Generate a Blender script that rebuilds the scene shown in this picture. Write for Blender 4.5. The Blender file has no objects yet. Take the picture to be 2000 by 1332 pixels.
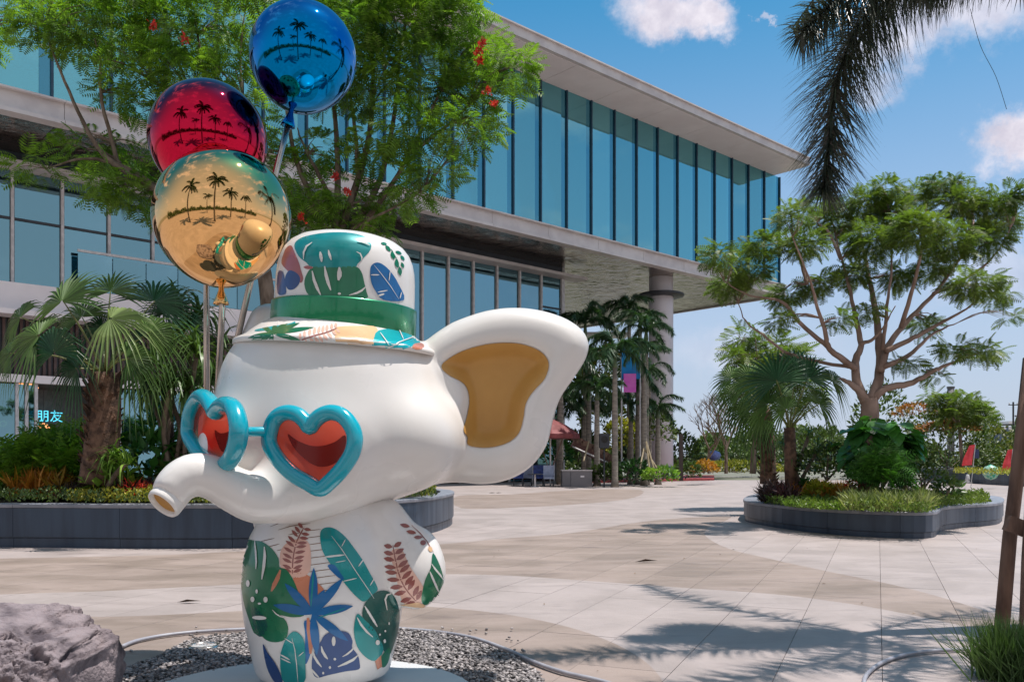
import bpy, math, random
import numpy as np
from mathutils import Vector, Matrix
from mathutils.bvhtree import BVHTree
from mathutils.geometry import delaunay_2d_cdt

# ------------------------------------------------------------------ camera, sky, sun, exposure
SC = bpy.context.scene
COL = SC.collection
FP, HZ, CX, EYE = 1700.0, 900.0, 1000.0, 1.5      # focal length and horizon of the 2000 px wide photograph, eye height
cam = bpy.data.objects.new('camera', bpy.data.cameras.new('camera'))
COL.objects.link(cam); SC.camera = cam
cam.location = (0, 0, EYE); cam.rotation_euler = (math.pi / 2, 0, 0)
cam.data.sensor_width = 36; cam.data.lens = 36 * FP / 2000
cam.data.shift_y = (HZ - 666) / 2000
cam.data.clip_start = 0.05; cam.data.clip_end = 2000

SUN = Vector((0.27, 0.05, 0.96)).normalized()
sd = bpy.data.lights.new('sun', 'SUN'); sd.energy = 4.4; sd.angle = math.radians(0.5); sd.color = (1, 0.93, 0.87)
so = bpy.data.objects.new('sun', sd); COL.objects.link(so); so.rotation_euler = SUN.to_track_quat('Z', 'Y').to_euler()
SC.view_settings.view_transform = 'Standard'; SC.view_settings.look = 'None'
SC.view_settings.exposure = 0.36; SC.view_settings.gamma = 1.0; SC.view_settings.use_curve_mapping = False
SC.render.engine = 'CYCLES'
SC.cycles.max_bounces = 7; SC.cycles.transparent_max_bounces = 12; SC.cycles.caustics_reflective = False


class NT:
    def __init__(s, tree): s.t = tree; s.n = tree.nodes; s.l = tree.links
    def new(s, typ, **kw):
        n = s.n.new(typ)
        for k, v in kw.items():
            if k in n.inputs: s.put(n.inputs[k], v)
            else: setattr(n, k, v)
        return n
    def put(s, sock, v):
        if isinstance(v, bpy.types.NodeSocket): s.l.new(v, sock)
        else:
            if hasattr(sock, 'default_value') and sock.type == 'RGBA' and len(v) == 3: v = (*v, 1)
            sock.default_value = v
    def math(s, op, a, b=0.0, c=0.0, clamp=False):
        n = s.n.new('ShaderNodeMath'); n.operation = op; n.use_clamp = clamp
        s.put(n.inputs[0], a); s.put(n.inputs[1], b); s.put(n.inputs[2], c); return n.outputs[0]
    def vmath(s, op, a, b=(0, 0, 0)):
        n = s.n.new('ShaderNodeVectorMath'); n.operation = op
        s.put(n.inputs[0], a); s.put(n.inputs[1], b)
        return n.outputs['Value'] if op in ('LENGTH', 'DOT_PRODUCT', 'DISTANCE') else n.outputs[0]
    def mix(s, f, a, b, mode='MIX'):
        n = s.n.new('ShaderNodeMix'); n.data_type = 'RGBA'; n.blend_type = mode
        s.put(n.inputs[0], f); s.put(n.inputs[6], a); s.put(n.inputs[7], b); return n.outputs[2]
    def noise(s, vec, scale, detail=3, rough=0.55, dist=0.0):
        n = s.n.new('ShaderNodeTexNoise'); s.put(n.inputs['Vector'], vec)
        n.inputs['Scale'].default_value = scale; n.inputs['Detail'].default_value = detail
        n.inputs['Roughness'].default_value = rough; n.inputs['Distortion'].default_value = dist; return n
    def ramp(s, f, lo, hi, a=0.0, b=1.0, smooth=True):
        n = s.n.new('ShaderNodeMapRange'); n.interpolation_type = 'SMOOTHSTEP' if smooth else 'LINEAR'
        s.put(n.inputs[0], f)
        for i, v in zip((1, 2, 3, 4), (lo, hi, a, b)): n.inputs[i].default_value = v
        return n.outputs[0]


CO = Vector((0, 0, EYE))
def raydir(px, py): return Vector(((px - CX) / FP, 1.0, (HZ - py) / FP))
def P(px, py, Y): return Vector(((px - CX) / FP * Y, Y, EYE + (HZ - py) / FP * Y))
def G(px, py, z=0.0):
    Y = (EYE - z) * FP / (py - HZ); return Vector(((px - CX) / FP * Y, Y, z))

W = bpy.data.worlds.new('World'); SC.world = W; W.use_nodes = True
w = NT(W.node_tree); w.n.clear()
sky = w.new('ShaderNodeTexSky', sky_type='NISHITA', sun_disc=False, sun_elevation=math.asin(SUN.z),
            sun_rotation=math.atan2(SUN.x, SUN.y), air_density=1.0, dust_density=0.6, ozone_density=2.5, altitude=0)
dirv = w.new('ShaderNodeTexCoord').outputs['Generated']
sep = w.new('ShaderNodeSeparateXYZ', Vector=dirv)
el = sep.outputs[2]
tint = w.mix(w.ramp(el, 0.0, 0.62), (0.95, 0.98, 1.0), (0.13, 0.79, 0.90))
base = w.mix(1.0, sky.outputs[0], tint, 'MULTIPLY')
base = w.mix(w.ramp(el, -0.02, 0.52, 0.86, 0.0), base, (3.2, 3.65, 4.7))     # milky air low over the ground
base = w.mix(w.ramp(sep.outputs[1], 0.25, -0.6, 0.0, 0.74), base, (4.6, 4.4, 4.4))     # thin bright veil over the southern half
wob = w.noise(dirv, 9, 10, 0.66); wobv = w.vmath('MULTIPLY', w.vmath('SUBTRACT', wob.outputs['Color'], (0.5, 0.5, 0.5)), (0.135, 0.135, 0.12))
dd = w.vmath('ADD', dirv, wobv)
mask = 0.0
for px, py, rx, ry, dens in ((1300, 25, 120, 62, 1), (1370, 45, 80, 45, 1), (1930, 10, 150, 70, .8), (1790, 75, 110, 62, .75), (1730, 135, 62, 50, .5),
                             (1985, 258, 78, 62, 1), (2080, 220, 80, 60, 1), (1500, 30, 14, 10, .5), (1950, 540, 150, 60, .35), (1480, 690, 200, 60, .25)):
    c = raydir(px, py).normalized()
    v = w.vmath('DIVIDE', w.vmath('SUBTRACT', dd, tuple(c)), (rx / FP, rx / FP, ry / FP))
    m = w.ramp(w.vmath('LENGTH', v), 1.05, 0.35, 0.0, dens)
    mask = m if mask == 0.0 else w.math('MAXIMUM', mask, m)
far = w.noise(w.vmath('MULTIPLY', dirv, (1, 1, 2.4)), 3.1, 7, 0.6)
fm = w.math('MULTIPLY', w.ramp(far.outputs[0], 0.51, 0.66), w.ramp(sep.outputs[1], 0.62, 0.2))    # same fair-weather clouds over the rest of the sky
mask = w.math('MAXIMUM', mask, w.math('MULTIPLY', fm, 0.9))
fine = w.noise(dirv, 26, 5, 0.6)
ccol = w.mix(w.ramp(fine.outputs[0], 0.3, 0.7), (4.2, 4.0, 4.7), (6.0, 5.7, 6.2))
final = w.mix(mask, base, ccol)
bg = w.new('ShaderNodeBackground', Color=final, Strength=0.122)
w.l.new(bg.outputs[0], w.new('ShaderNodeOutputWorld').inputs[0])

# ------------------------------------------------------------------ materials
MATS = {}
def M(name, col, rough=0.6, metal=0.0, col2=None, scale=4.0, bump=0.0, bscale=None, coat=0.0, island=0.0, transl=0.0,
      coord='Object', detail=4, lo=0.35, hi=0.65, stretch=(1, 1, 1), spec=0.5, alpha=None, emit=None):
    if name in MATS: return MATS[name]
    m = bpy.data.materials.new(name); m.use_nodes = True; t = NT(m.node_tree); t.n.clear()
    tc = t.new('ShaderNodeTexCoord').outputs[coord]
    tc = t.vmath('MULTIPLY', tc, stretch)
    c2 = col2 if col2 else tuple(c * 0.8 for c in col)
    nz = t.noise(tc, scale, detail)
    c = t.mix(t.ramp(nz.outputs[0], lo, hi), c2, col)
    if island:
        gi = t.new('ShaderNodeNewGeometry').outputs['Random Per Island']
        c = t.mix(1.0, c, t.mix(gi, (1 - island,) * 3, (1 + island,) * 3), 'MULTIPLY')
    p = t.new('ShaderNodeBsdfPrincipled'); t.put(p.inputs['Base Color'], c)
    p.inputs['Metallic'].default_value = metal; p.inputs['Specular IOR Level'].default_value = spec
    p.inputs['Coat Weight'].default_value = coat; p.inputs['Coat Roughness'].default_value = 0.06
    t.put(p.inputs['Roughness'], t.ramp(nz.outputs[0], 0.3, 0.7, rough * 1.1, rough * 0.88))
    if bump:
        b = t.new('ShaderNodeBump', Strength=bump, Distance=0.02)
        t.l.new(t.noise(tc, bscale or scale * 6, 5).outputs[0], b.inputs['Height']); t.l.new(b.outputs[0], p.inputs['Normal'])
    if emit: p.inputs['Emission Color'].default_value = (*emit[0], 1); p.inputs['Emission Strength'].default_value = emit[1]
    out = p.outputs[0]
    if transl:
        tr = t.new('ShaderNodeBsdfTranslucent'); t.put(tr.inputs[0], t.mix(1.0, c, (1.3, 1.5, 0.6), 'MULTIPLY'))
        mx = t.new('ShaderNodeMixShader'); mx.inputs[0].default_value = transl
        t.l.new(out, mx.inputs[1]); t.l.new(tr.outputs[0], mx.inputs[2]); out = mx.outputs[0]
    if alpha is not None:
        tp = t.new('ShaderNodeBsdfTransparent'); tp.inputs[0].default_value = (*alpha[1], 1)
        mx = t.new('ShaderNodeMixShader'); mx.inputs[0].default_value = alpha[0]
        t.l.new(tp.outputs[0], mx.inputs[1]); t.l.new(out, mx.inputs[2]); out = mx.outputs[0]
    t.l.new(out, t.new('ShaderNodeOutputMaterial').inputs[0])
    MATS[name] = m; return m

# ------------------------------------------------------------------ mesh helpers
rnd = random.Random(7); nr = np.random.default_rng(11)

def link(name, me, parent=None, mats=()):
    for m in mats: me.materials.append(m)
    o = bpy.data.objects.new(name, me); COL.objects.link(o)
    if parent is not None:
        o.parent = parent
        o.matrix_parent_inverse = Matrix.Translation(parent_loc(parent)).inverted()
    return o
def parent_loc(p): return Vector(p.location) if p.type == 'EMPTY' else Vector((0, 0, 0))
def ccw(poly):
    a = sum(poly[i - 1][0] * p[1] - p[0] * poly[i - 1][1] for i, p in enumerate(poly))
    return list(poly) if a > 0 else list(poly)[::-1]

def mesh(name, V, F, mat, parent=None, smooth=False, label=None, cat=None, group=None, kind=None, mi=None):
    """V (n,3), F list of faces or int array (m,k)."""
    me = bpy.data.meshes.new(name)
    V = np.asarray(V, dtype=np.float32).reshape(-1, 3)
    if isinstance(F, np.ndarray):
        k = F.shape[1]; me.vertices.add(len(V)); me.vertices.foreach_set('co', V.ravel())
        me.loops.add(F.size); me.loops.foreach_set('vertex_index', F.astype(np.int32).ravel())
        me.polygons.add(len(F)); me.polygons.foreach_set('loop_start', np.arange(0, F.size, k, dtype=np.int32))
        me.update(calc_edges=True)
    else:
        me.from_pydata([tuple(map(float, v)) for v in V], [], [tuple(int(i) for i in f) for f in F]); me.update()
    mats = mat if isinstance(mat, (list, tuple)) else [mat]
    if mi is not None: me.polygons.foreach_set('material_index', np.asarray(mi, dtype=np.int32))
    if smooth: me.polygons.foreach_set('use_smooth', np.ones(len(me.polygons), dtype=bool))
    o = link(name, me, parent, mats)
    tag(o, label, cat, group, kind); return o

def tag(o, label=None, cat=None, group=None, kind=None):
    if label: o['label'] = label
    if cat: o['category'] = cat
    if group: o['group'] = group
    if kind: o['kind'] = kind
    return o

def thing(name, loc, label, cat, group=None):
    o = bpy.data.objects.new(name, None); COL.objects.link(o); o.location = loc; o.empty_display_size = 0.3
    return tag(o, label, cat, group)

class MB:
    """collects simple shapes into one mesh"""
    def __init__(s): s.V = []; s.F = []
    def add(s, V, F):
        n = len(s.V); s.V += [tuple(v) for v in V]; s.F += [tuple(i + n for i in f) for f in F]; return s
    def box(s, c, size, rz=0.0, ax=None):
        c = Vector(c); hx, hy, hz = (x / 2 for x in size)
        X, Y, Z = ax or (Vector((math.cos(rz), math.sin(rz), 0)), Vector((-math.sin(rz), math.cos(rz), 0)), Vector((0, 0, 1)))
        V = [c + X * (i * hx) + Y * (j * hy) + Z * (k * hz) for k in (-1, 1) for j in (-1, 1) for i in (-1, 1)]
        return s.add(V, [(0, 2, 3, 1), (4, 5, 7, 6), (0, 1, 5, 4), (2, 6, 7, 3), (0, 4, 6, 2), (1, 3, 7, 5)])
    def tube(s, pts, rad, n=8, caps=True):
        pts = [Vector(p) for p in pts]; m = len(pts)
        rad = rad if isinstance(rad, (list, tuple)) else [rad] * m
        V = []; ref = None
        for i, p in enumerate(pts):
            t = (pts[min(i + 1, m - 1)] - pts[max(i - 1, 0)])
            t = t.normalized() if t.length > 1e-9 else Vector((0, 0, 1))
            if ref is None: ref = t.orthogonal().normalized()
            ref = (ref - t * ref.dot(t)); ref = ref.normalized() if ref.length > 1e-6 else t.orthogonal().normalized()
            b = t.cross(ref)
            for k in range(n):
                a = 2 * math.pi * k / n; V.append(p + (ref * math.cos(a) + b * math.sin(a)) * rad[i])
        F = [(i * n + k, i * n + (k + 1) % n, (i + 1) * n + (k + 1) % n, (i + 1) * n + k) for i in range(m - 1) for k in range(n)]
        if caps: F += [tuple(range(n - 1, -1, -1)), tuple((m - 1) * n + k for k in range(n))]
        return s.add(V, F)
    def lathe(s, prof, c, n=32, up=Vector((0, 0, 1)), cap=True):
        c = Vector(c); up = up.normalized(); a = up.orthogonal().normalized() if abs(up.z) < 0.999 else Vector((1, 0, 0)); b = up.cross(a)
        V = [c + up * z + (a * math.cos(2 * math.pi * k / n) + b * math.sin(2 * math.pi * k / n)) * r for r, z in prof for k in range(n)]
        m = len(prof)
        F = [(i * n + k, i * n + (k + 1) % n, (i + 1) * n + (k + 1) % n, (i + 1) * n + k) for i in range(m - 1) for k in range(n)]
        if cap: F += [tuple(range(n - 1, -1, -1)), tuple((m - 1) * n + k for k in range(n))]
        return s.add(V, F)
    def prism(s, poly, z0, z1):
        """poly: list of (x, y) anticlockwise"""
        n = len(poly); V = [(x, y, z0) for x, y in poly] + [(x, y, z1) for x, y in poly]
        return s.add(V, [tuple(range(n - 1, -1, -1)), tuple(range(n, 2 * n))] + [(i, (i + 1) % n, n + (i + 1) % n, n + i) for i in range(n)])
    def build(s, name, mat, parent=None, smooth=False, **kw): return mesh(name, s.V, s.F, mat, parent, smooth, **kw)

def catmull(pts, n=8, closed=False):
    pts = [Vector(p) for p in pts]; m = len(pts); out = []
    for i in range(m if closed else m - 1):
        g = (lambda j: pts[j % m]) if closed else (lambda j: pts[max(0, min(m - 1, j))])
        p0, p1, p2, p3 = g(i - 1), g(i), g(i + 1), g(i + 2)
        for k in range(n):
            t = k / n
            out.append(0.5 * ((2 * p1) + (p2 - p0) * t + (2 * p0 - 5 * p1 + 4 * p2 - p3) * t * t + (3 * p1 - p0 - 3 * p2 + p3) * t ** 3))
    if not closed: out.append(pts[-1])
    return out

def scatter(tv, tf, pos, D, size, roll=None, wide=1.0):
    """copies of a template (local +y = growth direction) as arrays"""
    pos = np.asarray(pos, float); D = np.asarray(D, float); n = len(pos)
    D = D / (np.linalg.norm(D, axis=1, keepdims=True) + 1e-9)
    up = np.tile([0, 0, 1.0], (n, 1)); X = np.cross(D, up); bad = np.linalg.norm(X, axis=1) < 1e-3; X[bad] = [1, 0, 0]
    X /= np.linalg.norm(X, axis=1, keepdims=True); Z = np.cross(X, D)
    if roll is not None:
        c, s = np.cos(roll)[:, None], np.sin(roll)[:, None]; X, Z = X * c + Z * s, Z * c - X * s
    size = np.broadcast_to(np.asarray(size, float), (n,))[:, None, None]
    tv = np.asarray(tv, float)
    V = (tv[None, :, 0:1] * X[:, None] * wide + tv[None, :, 1:2] * D[:, None] + tv[None, :, 2:3] * Z[:, None]) * size + pos[:, None]
    F = np.asarray(tf)[None] + (np.arange(n) * len(tv))[:, None, None]
    return V.reshape(-1, 3), F.reshape(-1, np.asarray(tf).shape[1])

def merge(parts):
    V = []; F = []; n = 0
    for v, f in parts: V.append(v); F.append(f + n); n += len(v)
    return np.concatenate(V), np.concatenate(F)

m_steel = M('brushed steel', (.55, .50, .45), .22, .95, col2=(.42, .38, .34), scale=3, stretch=(8, 8, .6))
# ------------------------------------------------------------------ ground and paving
m_under = M('joint grit', (0.25, 0.22, 0.2), 0.9, col2=(0.16, 0.14, 0.13), scale=30)
def paving_mat(name, c, c2, stain, st):
    m = bpy.data.materials.new(name); m.use_nodes = True; t = NT(m.node_tree); t.n.clear()
    tc = t.new('ShaderNodeTexCoord').outputs['Object']; rv = t.new('ShaderNodeObjectInfo').outputs['Random']
    a = t.noise(t.vmath('MULTIPLY', tc, st), 0.8, 8, .62, .4).outputs[0]; b = t.noise(t.vmath('MULTIPLY', tc, (.55, 2.2, 1)), 1.7, 8, .7, .8).outputs[0]; s = t.noise(tc, 14, 6, .7).outputs[0]
    col = t.mix(t.ramp(a, .34, .66), c2, c); col = t.mix(t.math('MULTIPLY', t.ramp(b, .54, .74), .6), col, stain)
    col = t.mix(t.math('MULTIPLY', t.ramp(s, .62, .75), .25), col, tuple(x * .5 for x in c2))
    f = t.math('MULTIPLY_ADD', rv, .12, .94); f = t.math('MULTIPLY', f, t.math('MULTIPLY_ADD', s, .16, .92))
    cc = t.new('ShaderNodeVectorMath', operation='SCALE'); t.put(cc.inputs[0], col); t.put(cc.inputs['Scale'], f)
    p = t.new('ShaderNodeBsdfPrincipled'); t.put(p.inputs['Base Color'], cc.outputs[0]); t.put(p.inputs['Roughness'], t.ramp(b, .3, .7, .72, .5))
    bm = t.new('ShaderNodeBump', Strength=.2, Distance=.02); t.l.new(t.noise(tc, 55, 5).outputs[0], bm.inputs['Height']); t.l.new(bm.outputs[0], p.inputs['Normal'])
    t.l.new(p.outputs[0], t.new('ShaderNodeOutputMaterial').inputs[0]); return m
m_light = paving_mat('pale concrete', (0.375, 0.32, 0.305), (0.30, 0.255, 0.24), (.22, .18, .17), (1, 1, 1))
m_dark = paving_mat('warm washed concrete', (0.305, 0.24, 0.21), (0.215, 0.168, 0.14), (.14, .105, .10), (0.8, 1.6, 1))
def disc(n, r, z): return [(r * math.cos(2 * math.pi * k / n), r * math.sin(2 * math.pi * k / n), z) for k in range(n)]
mesh('ground', disc(64, 900, -0.03), [tuple(range(64))], M('bare ground', (0.2, 0.185, 0.16), 0.9, col2=(0.12, 0.13, 0.08), scale=0.05, detail=8), kind='structure')

band_px = [  # outlines of the darker washed-concrete bands, followed on the ground
    [(-300, 1092), (0, 1090), (300, 1084), (480, 1076), (700, 1070), (850, 1063), (1000, 1050), (1120, 1040), (1230, 1022), (1320, 1012), (1420, 1008),
     (1420, 1015), (1385, 1030), (1378, 1046), (1420, 1070), (1500, 1090), (1600, 1112), (1700, 1132), (1800, 1155), (1900, 1185), (2100, 1250),
     (2100, 1300), (1950, 1240), (1850, 1215), (1700, 1185), (1560, 1165), (1450, 1155), (1300, 1145), (1150, 1134), (1000, 1124), (860, 1121), (700, 1128),
     (480, 1140), (300, 1149), (100, 1157), (-300, 1160)],
    [(-300, 1206), (200, 1204), (480, 1192), (700, 1184), (830, 1184), (950, 1194), (1060, 1212), (1150, 1236), (1220, 1266), (1270, 1300), (1300, 1340),
     (1318, 1400), (1260, 1600), (600, 1900), (-300, 1600)],
    [(895, 968), (1000, 965), (1100, 958), (1200, 955), (1252, 957), (1252, 966), (1215, 976), (1120, 985), (1020, 990), (900, 992)],
]
bands = [ccw([(p.x, p.y) for p in catmull([Vector((G(a, b).x, G(a, b).y, 0)) for a, b in bp], 4, True)]) for bp in band_px]
GA = math.atan2(715, FP); gd = Vector((math.sin(GA), math.cos(GA))); gx = Vector((math.cos(GA), -math.sin(GA)))
o0 = G(1721, 1200); S = 0.69; LX = 3 * S
def clip_cells():
    verts = []; faces = []; cells = []
    for i in range(-26, 30):
        for j in range(-10, 13):
            a = Vector((o0.x, o0.y)) + gx * (i * S) + gd * (j * LX + (LX / 2 if i % 2 else 0))
            g = 0.0024
            q = [a + gx * g + gd * g, a + gx * (S - g) + gd * g, a + gx * (S - g) + gd * (LX - g), a + gx * g + gd * (LX - g)]
            c = (q[0] + q[2]) / 2
            if c.y < 2.2 or c.y > 21 or abs(c.x) > c.y * 0.72 + 2.6: continue
            n = len(verts); verts += q; faces.append([n, n + 1, n + 2, n + 3] if (q[1] - q[0]).cross(q[2] - q[0]) > 0 else [n + 3, n + 2, n + 1, n]); cells.append((i, j, c, q))
    nc = len(faces)
    for b in bands:
        n = len(verts); verts += [Vector(p) for p in b]; faces.append(list(range(n, n + len(b))))
    big = [Vector(p) for p in ((-60, -45), (95, -45), (95, 68), (-60, 68))]
    n = len(verts); verts += big; faces.append(list(range(n, n + 4)))
    v2, e2, f2, ov, oe, of = delaunay_2d_cdt(verts, [], faces, 0, 1e-5)
    return v2, f2, of, cells, nc
v2, f2, of, cells, nc = clip_cells()
paving = thing('plaza_paving', (0, 0, 0), 'pale plaza paving of long concrete slabs with curved darker bands', 'paving'); paving['kind'] = 'structure'; del paving['category']
near = sorted(range(nc), key=lambda k: cells[k][2].length)
own = set(k for k in near if G(0, 1010).y > cells[k][2].y)
own = set(sorted(own, key=lambda k: cells[k][2].length)[:295])
per = {}
inner = lambda c: c.y > 2.2 and c.y < 21
rest = ([], [], [])
def addto(bucket, tri, m):
    n = len(bucket[0]); bucket[0].extend((v2[i].x, v2[i].y, bucket_z) for i in tri); bucket[1].append((n, n + 1, n + 2)); bucket[2].append(m)
for fi, tri in enumerate(f2):
    src = of[fi]; cid = [s for s in src if s < nc]; inb = any(nc <= s < nc + len(bands) for s in src)
    if nc + len(bands) not in src: continue
    a, b, c = (v2[i] for i in tri)
    if (b - a).cross(c - a) < 0: tri = tri[::-1]
    if cid and cid[0] in own:
        bucket_z = 0.0; addto(per.setdefault(cid[0], ([], [], [])), tri, int(inb))
    elif cid:
        bucket_z = 0.0; addto(rest, tri, int(inb))
    else:
        cc = (a + b + c) / 3; Y = cc.y
        # ground outside the jointed field, or the joint itself
        inside = 3.4 < Y < 19.5 and abs(cc.x) < Y * 0.72 + 1.2
        long = max((a - b).length, (b - c).length, (a - c).length); area = abs((b - a).cross(c - a)) / 2
        if inside or (area / max(long, 1e-6) < 0.012 and Y < 22.5 and Y > 1.5 and abs(cc.x) < Y * .8 + 3): continue
        bucket_z = -0.001; addto(rest, tri, int(inb))
for k, (V, F, mi) in per.items():
    q = cells[k][3]; n = len(V); V = list(V); F = list(F); mi = list(mi); dz = nr.normal(0, 0.0006)
    V = [(x, y, z + dz) for x, y, z in V] + [(p.x, p.y, dz) for p in q] + [(p.x, p.y, -0.025) for p in q]
    for e in range(4): F.append((n + (e + 1) % 4, n + e, n + 4 + e, n + 4 + (e + 1) % 4)); mi.append(0)
    mesh('paving_slab', V, F, [m_light, m_dark], paving, mi=mi)
mesh('outer_paving', rest[0], rest[1], [m_light, m_dark], paving, mi=rest[2], kind='stuff')
mesh('slab_bedding', [(-20, 1.5, -.018), (22, 1.5, -.018), (22, 22, -.018), (-20, 22, -.018)], [(0, 1, 2, 3)], m_under, paving, kind='stuff')
# ------------------------------------------------------------------ the glass building, in its own frame: u along the facade, w out of it
D1 = Vector((.7417, .6707, 0)); DN = Vector((.6707, -.7417, 0))
def B(u, w, z): return D1 * u + DN * w + Vector((0, 0, z))
def bbox(mb, u0, u1, w0, w1, z0, z1): return mb.box(B((u0 + u1) / 2, (w0 + w1) / 2, (z0 + z1) / 2), (abs(u1 - u0), abs(w1 - w0), abs(z1 - z0)), ax=(D1, -DN, Vector((0, 0, 1))))
m_wht = M('white panel', (.86, .81, .82), .5, col2=(.79, .74, .75), scale=.4, bump=.03)
m_fascia = M('silver fascia', (.62, .58, .57), .45, col2=(.52, .48, .48), scale=.8)
m_mull = M('blue grey mullion', (.03, .075, .12), .4, metal=.3)
m_darkm = M('dark metal', (.045, .05, .06), .45, metal=.3)
def glassmat(name, tintc, refl, body, k):
    m = bpy.data.materials.new(name); m.use_nodes = True; t = NT(m.node_tree); t.n.clear()
    tc = t.new('ShaderNodeTexCoord').outputs['Object']
    rv = t.new('ShaderNodeObjectInfo').outputs['Random']; gl = t.new('ShaderNodeBsdfGlossy', Color=t.mix(rv, tuple(x * .82 for x in refl), refl), Roughness=.015)
    b = t.new('ShaderNodeBump', Strength=.02, Distance=.05); t.l.new(t.noise(tc, .45, 2).outputs[0], b.inputs['Height']); wn = t.new('ShaderNodeTexWhiteNoise', noise_dimensions='1D'); t.put(wn.inputs['W'], rv); off = t.vmath('MULTIPLY', t.vmath('SUBTRACT', wn.outputs['Color'], (.5, .5, .5)), (.035, .035, .03)); t.put(gl.inputs['Normal'], t.vmath('NORMALIZE', t.vmath('ADD', b.outputs[0], off)))
    tp = t.new('ShaderNodeBsdfTransparent', Color=tintc); df = t.new('ShaderNodeBsdfDiffuse', Color=body)
    m1 = t.new('ShaderNodeMixShader'); m1.inputs[0].default_value = .25; t.l.new(tp.outputs[0], m1.inputs[1]); t.l.new(df.outputs[0], m1.inputs[2])
    fr = t.new('ShaderNodeFresnel', IOR=1.45); f = t.math('MULTIPLY_ADD', fr.outputs[0], 1 - k, k)
    m2 = t.new('ShaderNodeMixShader'); t.put(m2.inputs[0], f); t.l.new(m1.outputs[0], m2.inputs[1]); t.l.new(gl.outputs[0], m2.inputs[2])
    t.l.new(m2.outputs[0], t.new('ShaderNodeOutputMaterial').inputs[0]); return m
g_up = glassmat('teal facade glass', (.38, .80, .86), (.40, .92, 1.0), (.04, .34, .46), .46)
g_side = glassmat('deep teal side glass', (.10, .35, .5), (.24, .70, .90), (.02, .17, .27), .38)
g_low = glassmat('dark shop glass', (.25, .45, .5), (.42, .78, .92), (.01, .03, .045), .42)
bld = thing('glass_building', B(30, -45, 0), 'long two-storey glass building with white flat roof and big overhang', 'building')
UE = 67.6; UP = 2.39; ZT = 26.0; ZF = 16.6; ZS = 15.8
# roof: eave panels, edge, slab
mbr = MB(); bbox(mbr, -14, UE + .2, -41, -75, ZT + .05, ZT + .5); mbr.build('roof', m_wht, bld)
for i in range(18):
    u1 = UE + .2 - i * 2 * UP; u0 = u1 - 2 * UP + .03
    if i == 0: u1 -= 1.0
    mb = MB(); bbox(mb, u0, u1, -37.3, -40.98, ZT - .02, ZT + .3); mb.build('eave_panel', m_wht, bld)
    mb = MB(); bbox(mb, u0 - .03, u1, -37.0, -37.3, ZT - .0, ZT + .52); bbox(mb, u0 - .03, u1, -36.85, -37.3, ZT + .52, ZT + .6); mb.build('roof_edge', m_fascia, bld)
# upper storey
curt = M('pale blind', (.75, .85, .86), .8, col2=(.62, .74, .76), scale=.35)
inn_ = M('interior wall', (.2, .25, .27), .8)
pane0 = None; fin0 = None; mull0 = None; curt0 = None
def inst(src, u, name):
    c = src.copy(); COL.objects.link(c); c.parent = bld; c.matrix_parent_inverse = src.matrix_parent_inverse.copy(); c.location = src.location + D1 * u; return c
for i in range(33):
    u1 = UE - i * UP
    if pane0 is None:
        mb = MB(); bbox(mb, u1 - UP + .05, u1 - .5, -40.3, -40.33, ZF, ZT - .03); pane0 = mb.build('window_pane', g_up, bld)
        mb = MB(); bbox(mb, u1 - .49, u1 - .05, -40.31, -40.34, ZF, ZT - .03); side0 = mb.build('side_pane', g_side, bld)
        mb = MB(); bbox(mb, u1 - .05, u1 + .05, -40.2, -40.45, ZF, ZT - .02); mull0 = mb.build('mullion', m_mull, bld)
        mb = MB(); bbox(mb, u1 - .2, u1 + .15, -40.5, -41.1, ZF, ZT - .03); fin0 = mb.build('interior_fin', m_mull, bld)
        mb = MB(); bbox(mb, u1 - UP + .45, u1 - .15, -41.2, -41.24, ZF + 2.6, ZT - .4); curt0 = mb.build('blind', curt, bld)
    else:
        inst(pane0, -i * UP, 'window_pane'); inst(side0, -i * UP, 'side_pane'); inst(mull0, -i * UP, 'mullion'); inst(fin0, -i * UP, 'interior_fin')
        if i % 7 != 3: c = inst(curt0, -i * UP, 'blind'); 
mb = MB(); bbox(mb, UE - .04, UE + .0, -40.36, -74, ZF, ZT - .03); mb.build('end_window', g_up, bld)
mb = MB(); bbox(mb, -14, UE - 1, -46, -46.2, ZF, ZT - .03); mb.build('inner_wall', inn_, bld)
mb = MB(); bbox(mb, -14, UE - .5, -40.6, -45.9, ZF - .05, ZF + .2); mb.build('inner_floor', inn_, bld)
mb = MB(); bbox(mb, -14, UE - .5, -41.4, -41.7, ZF + 1.7, ZF + 2.45); mb.build('inner_beam', m_mull, bld)
mb = MB(); bbox(mb, -14, UE - .5, -41.35, -41.38, ZF + .3, ZF + 1.5); mb.build('inner_parapet', curt, bld)
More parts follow.
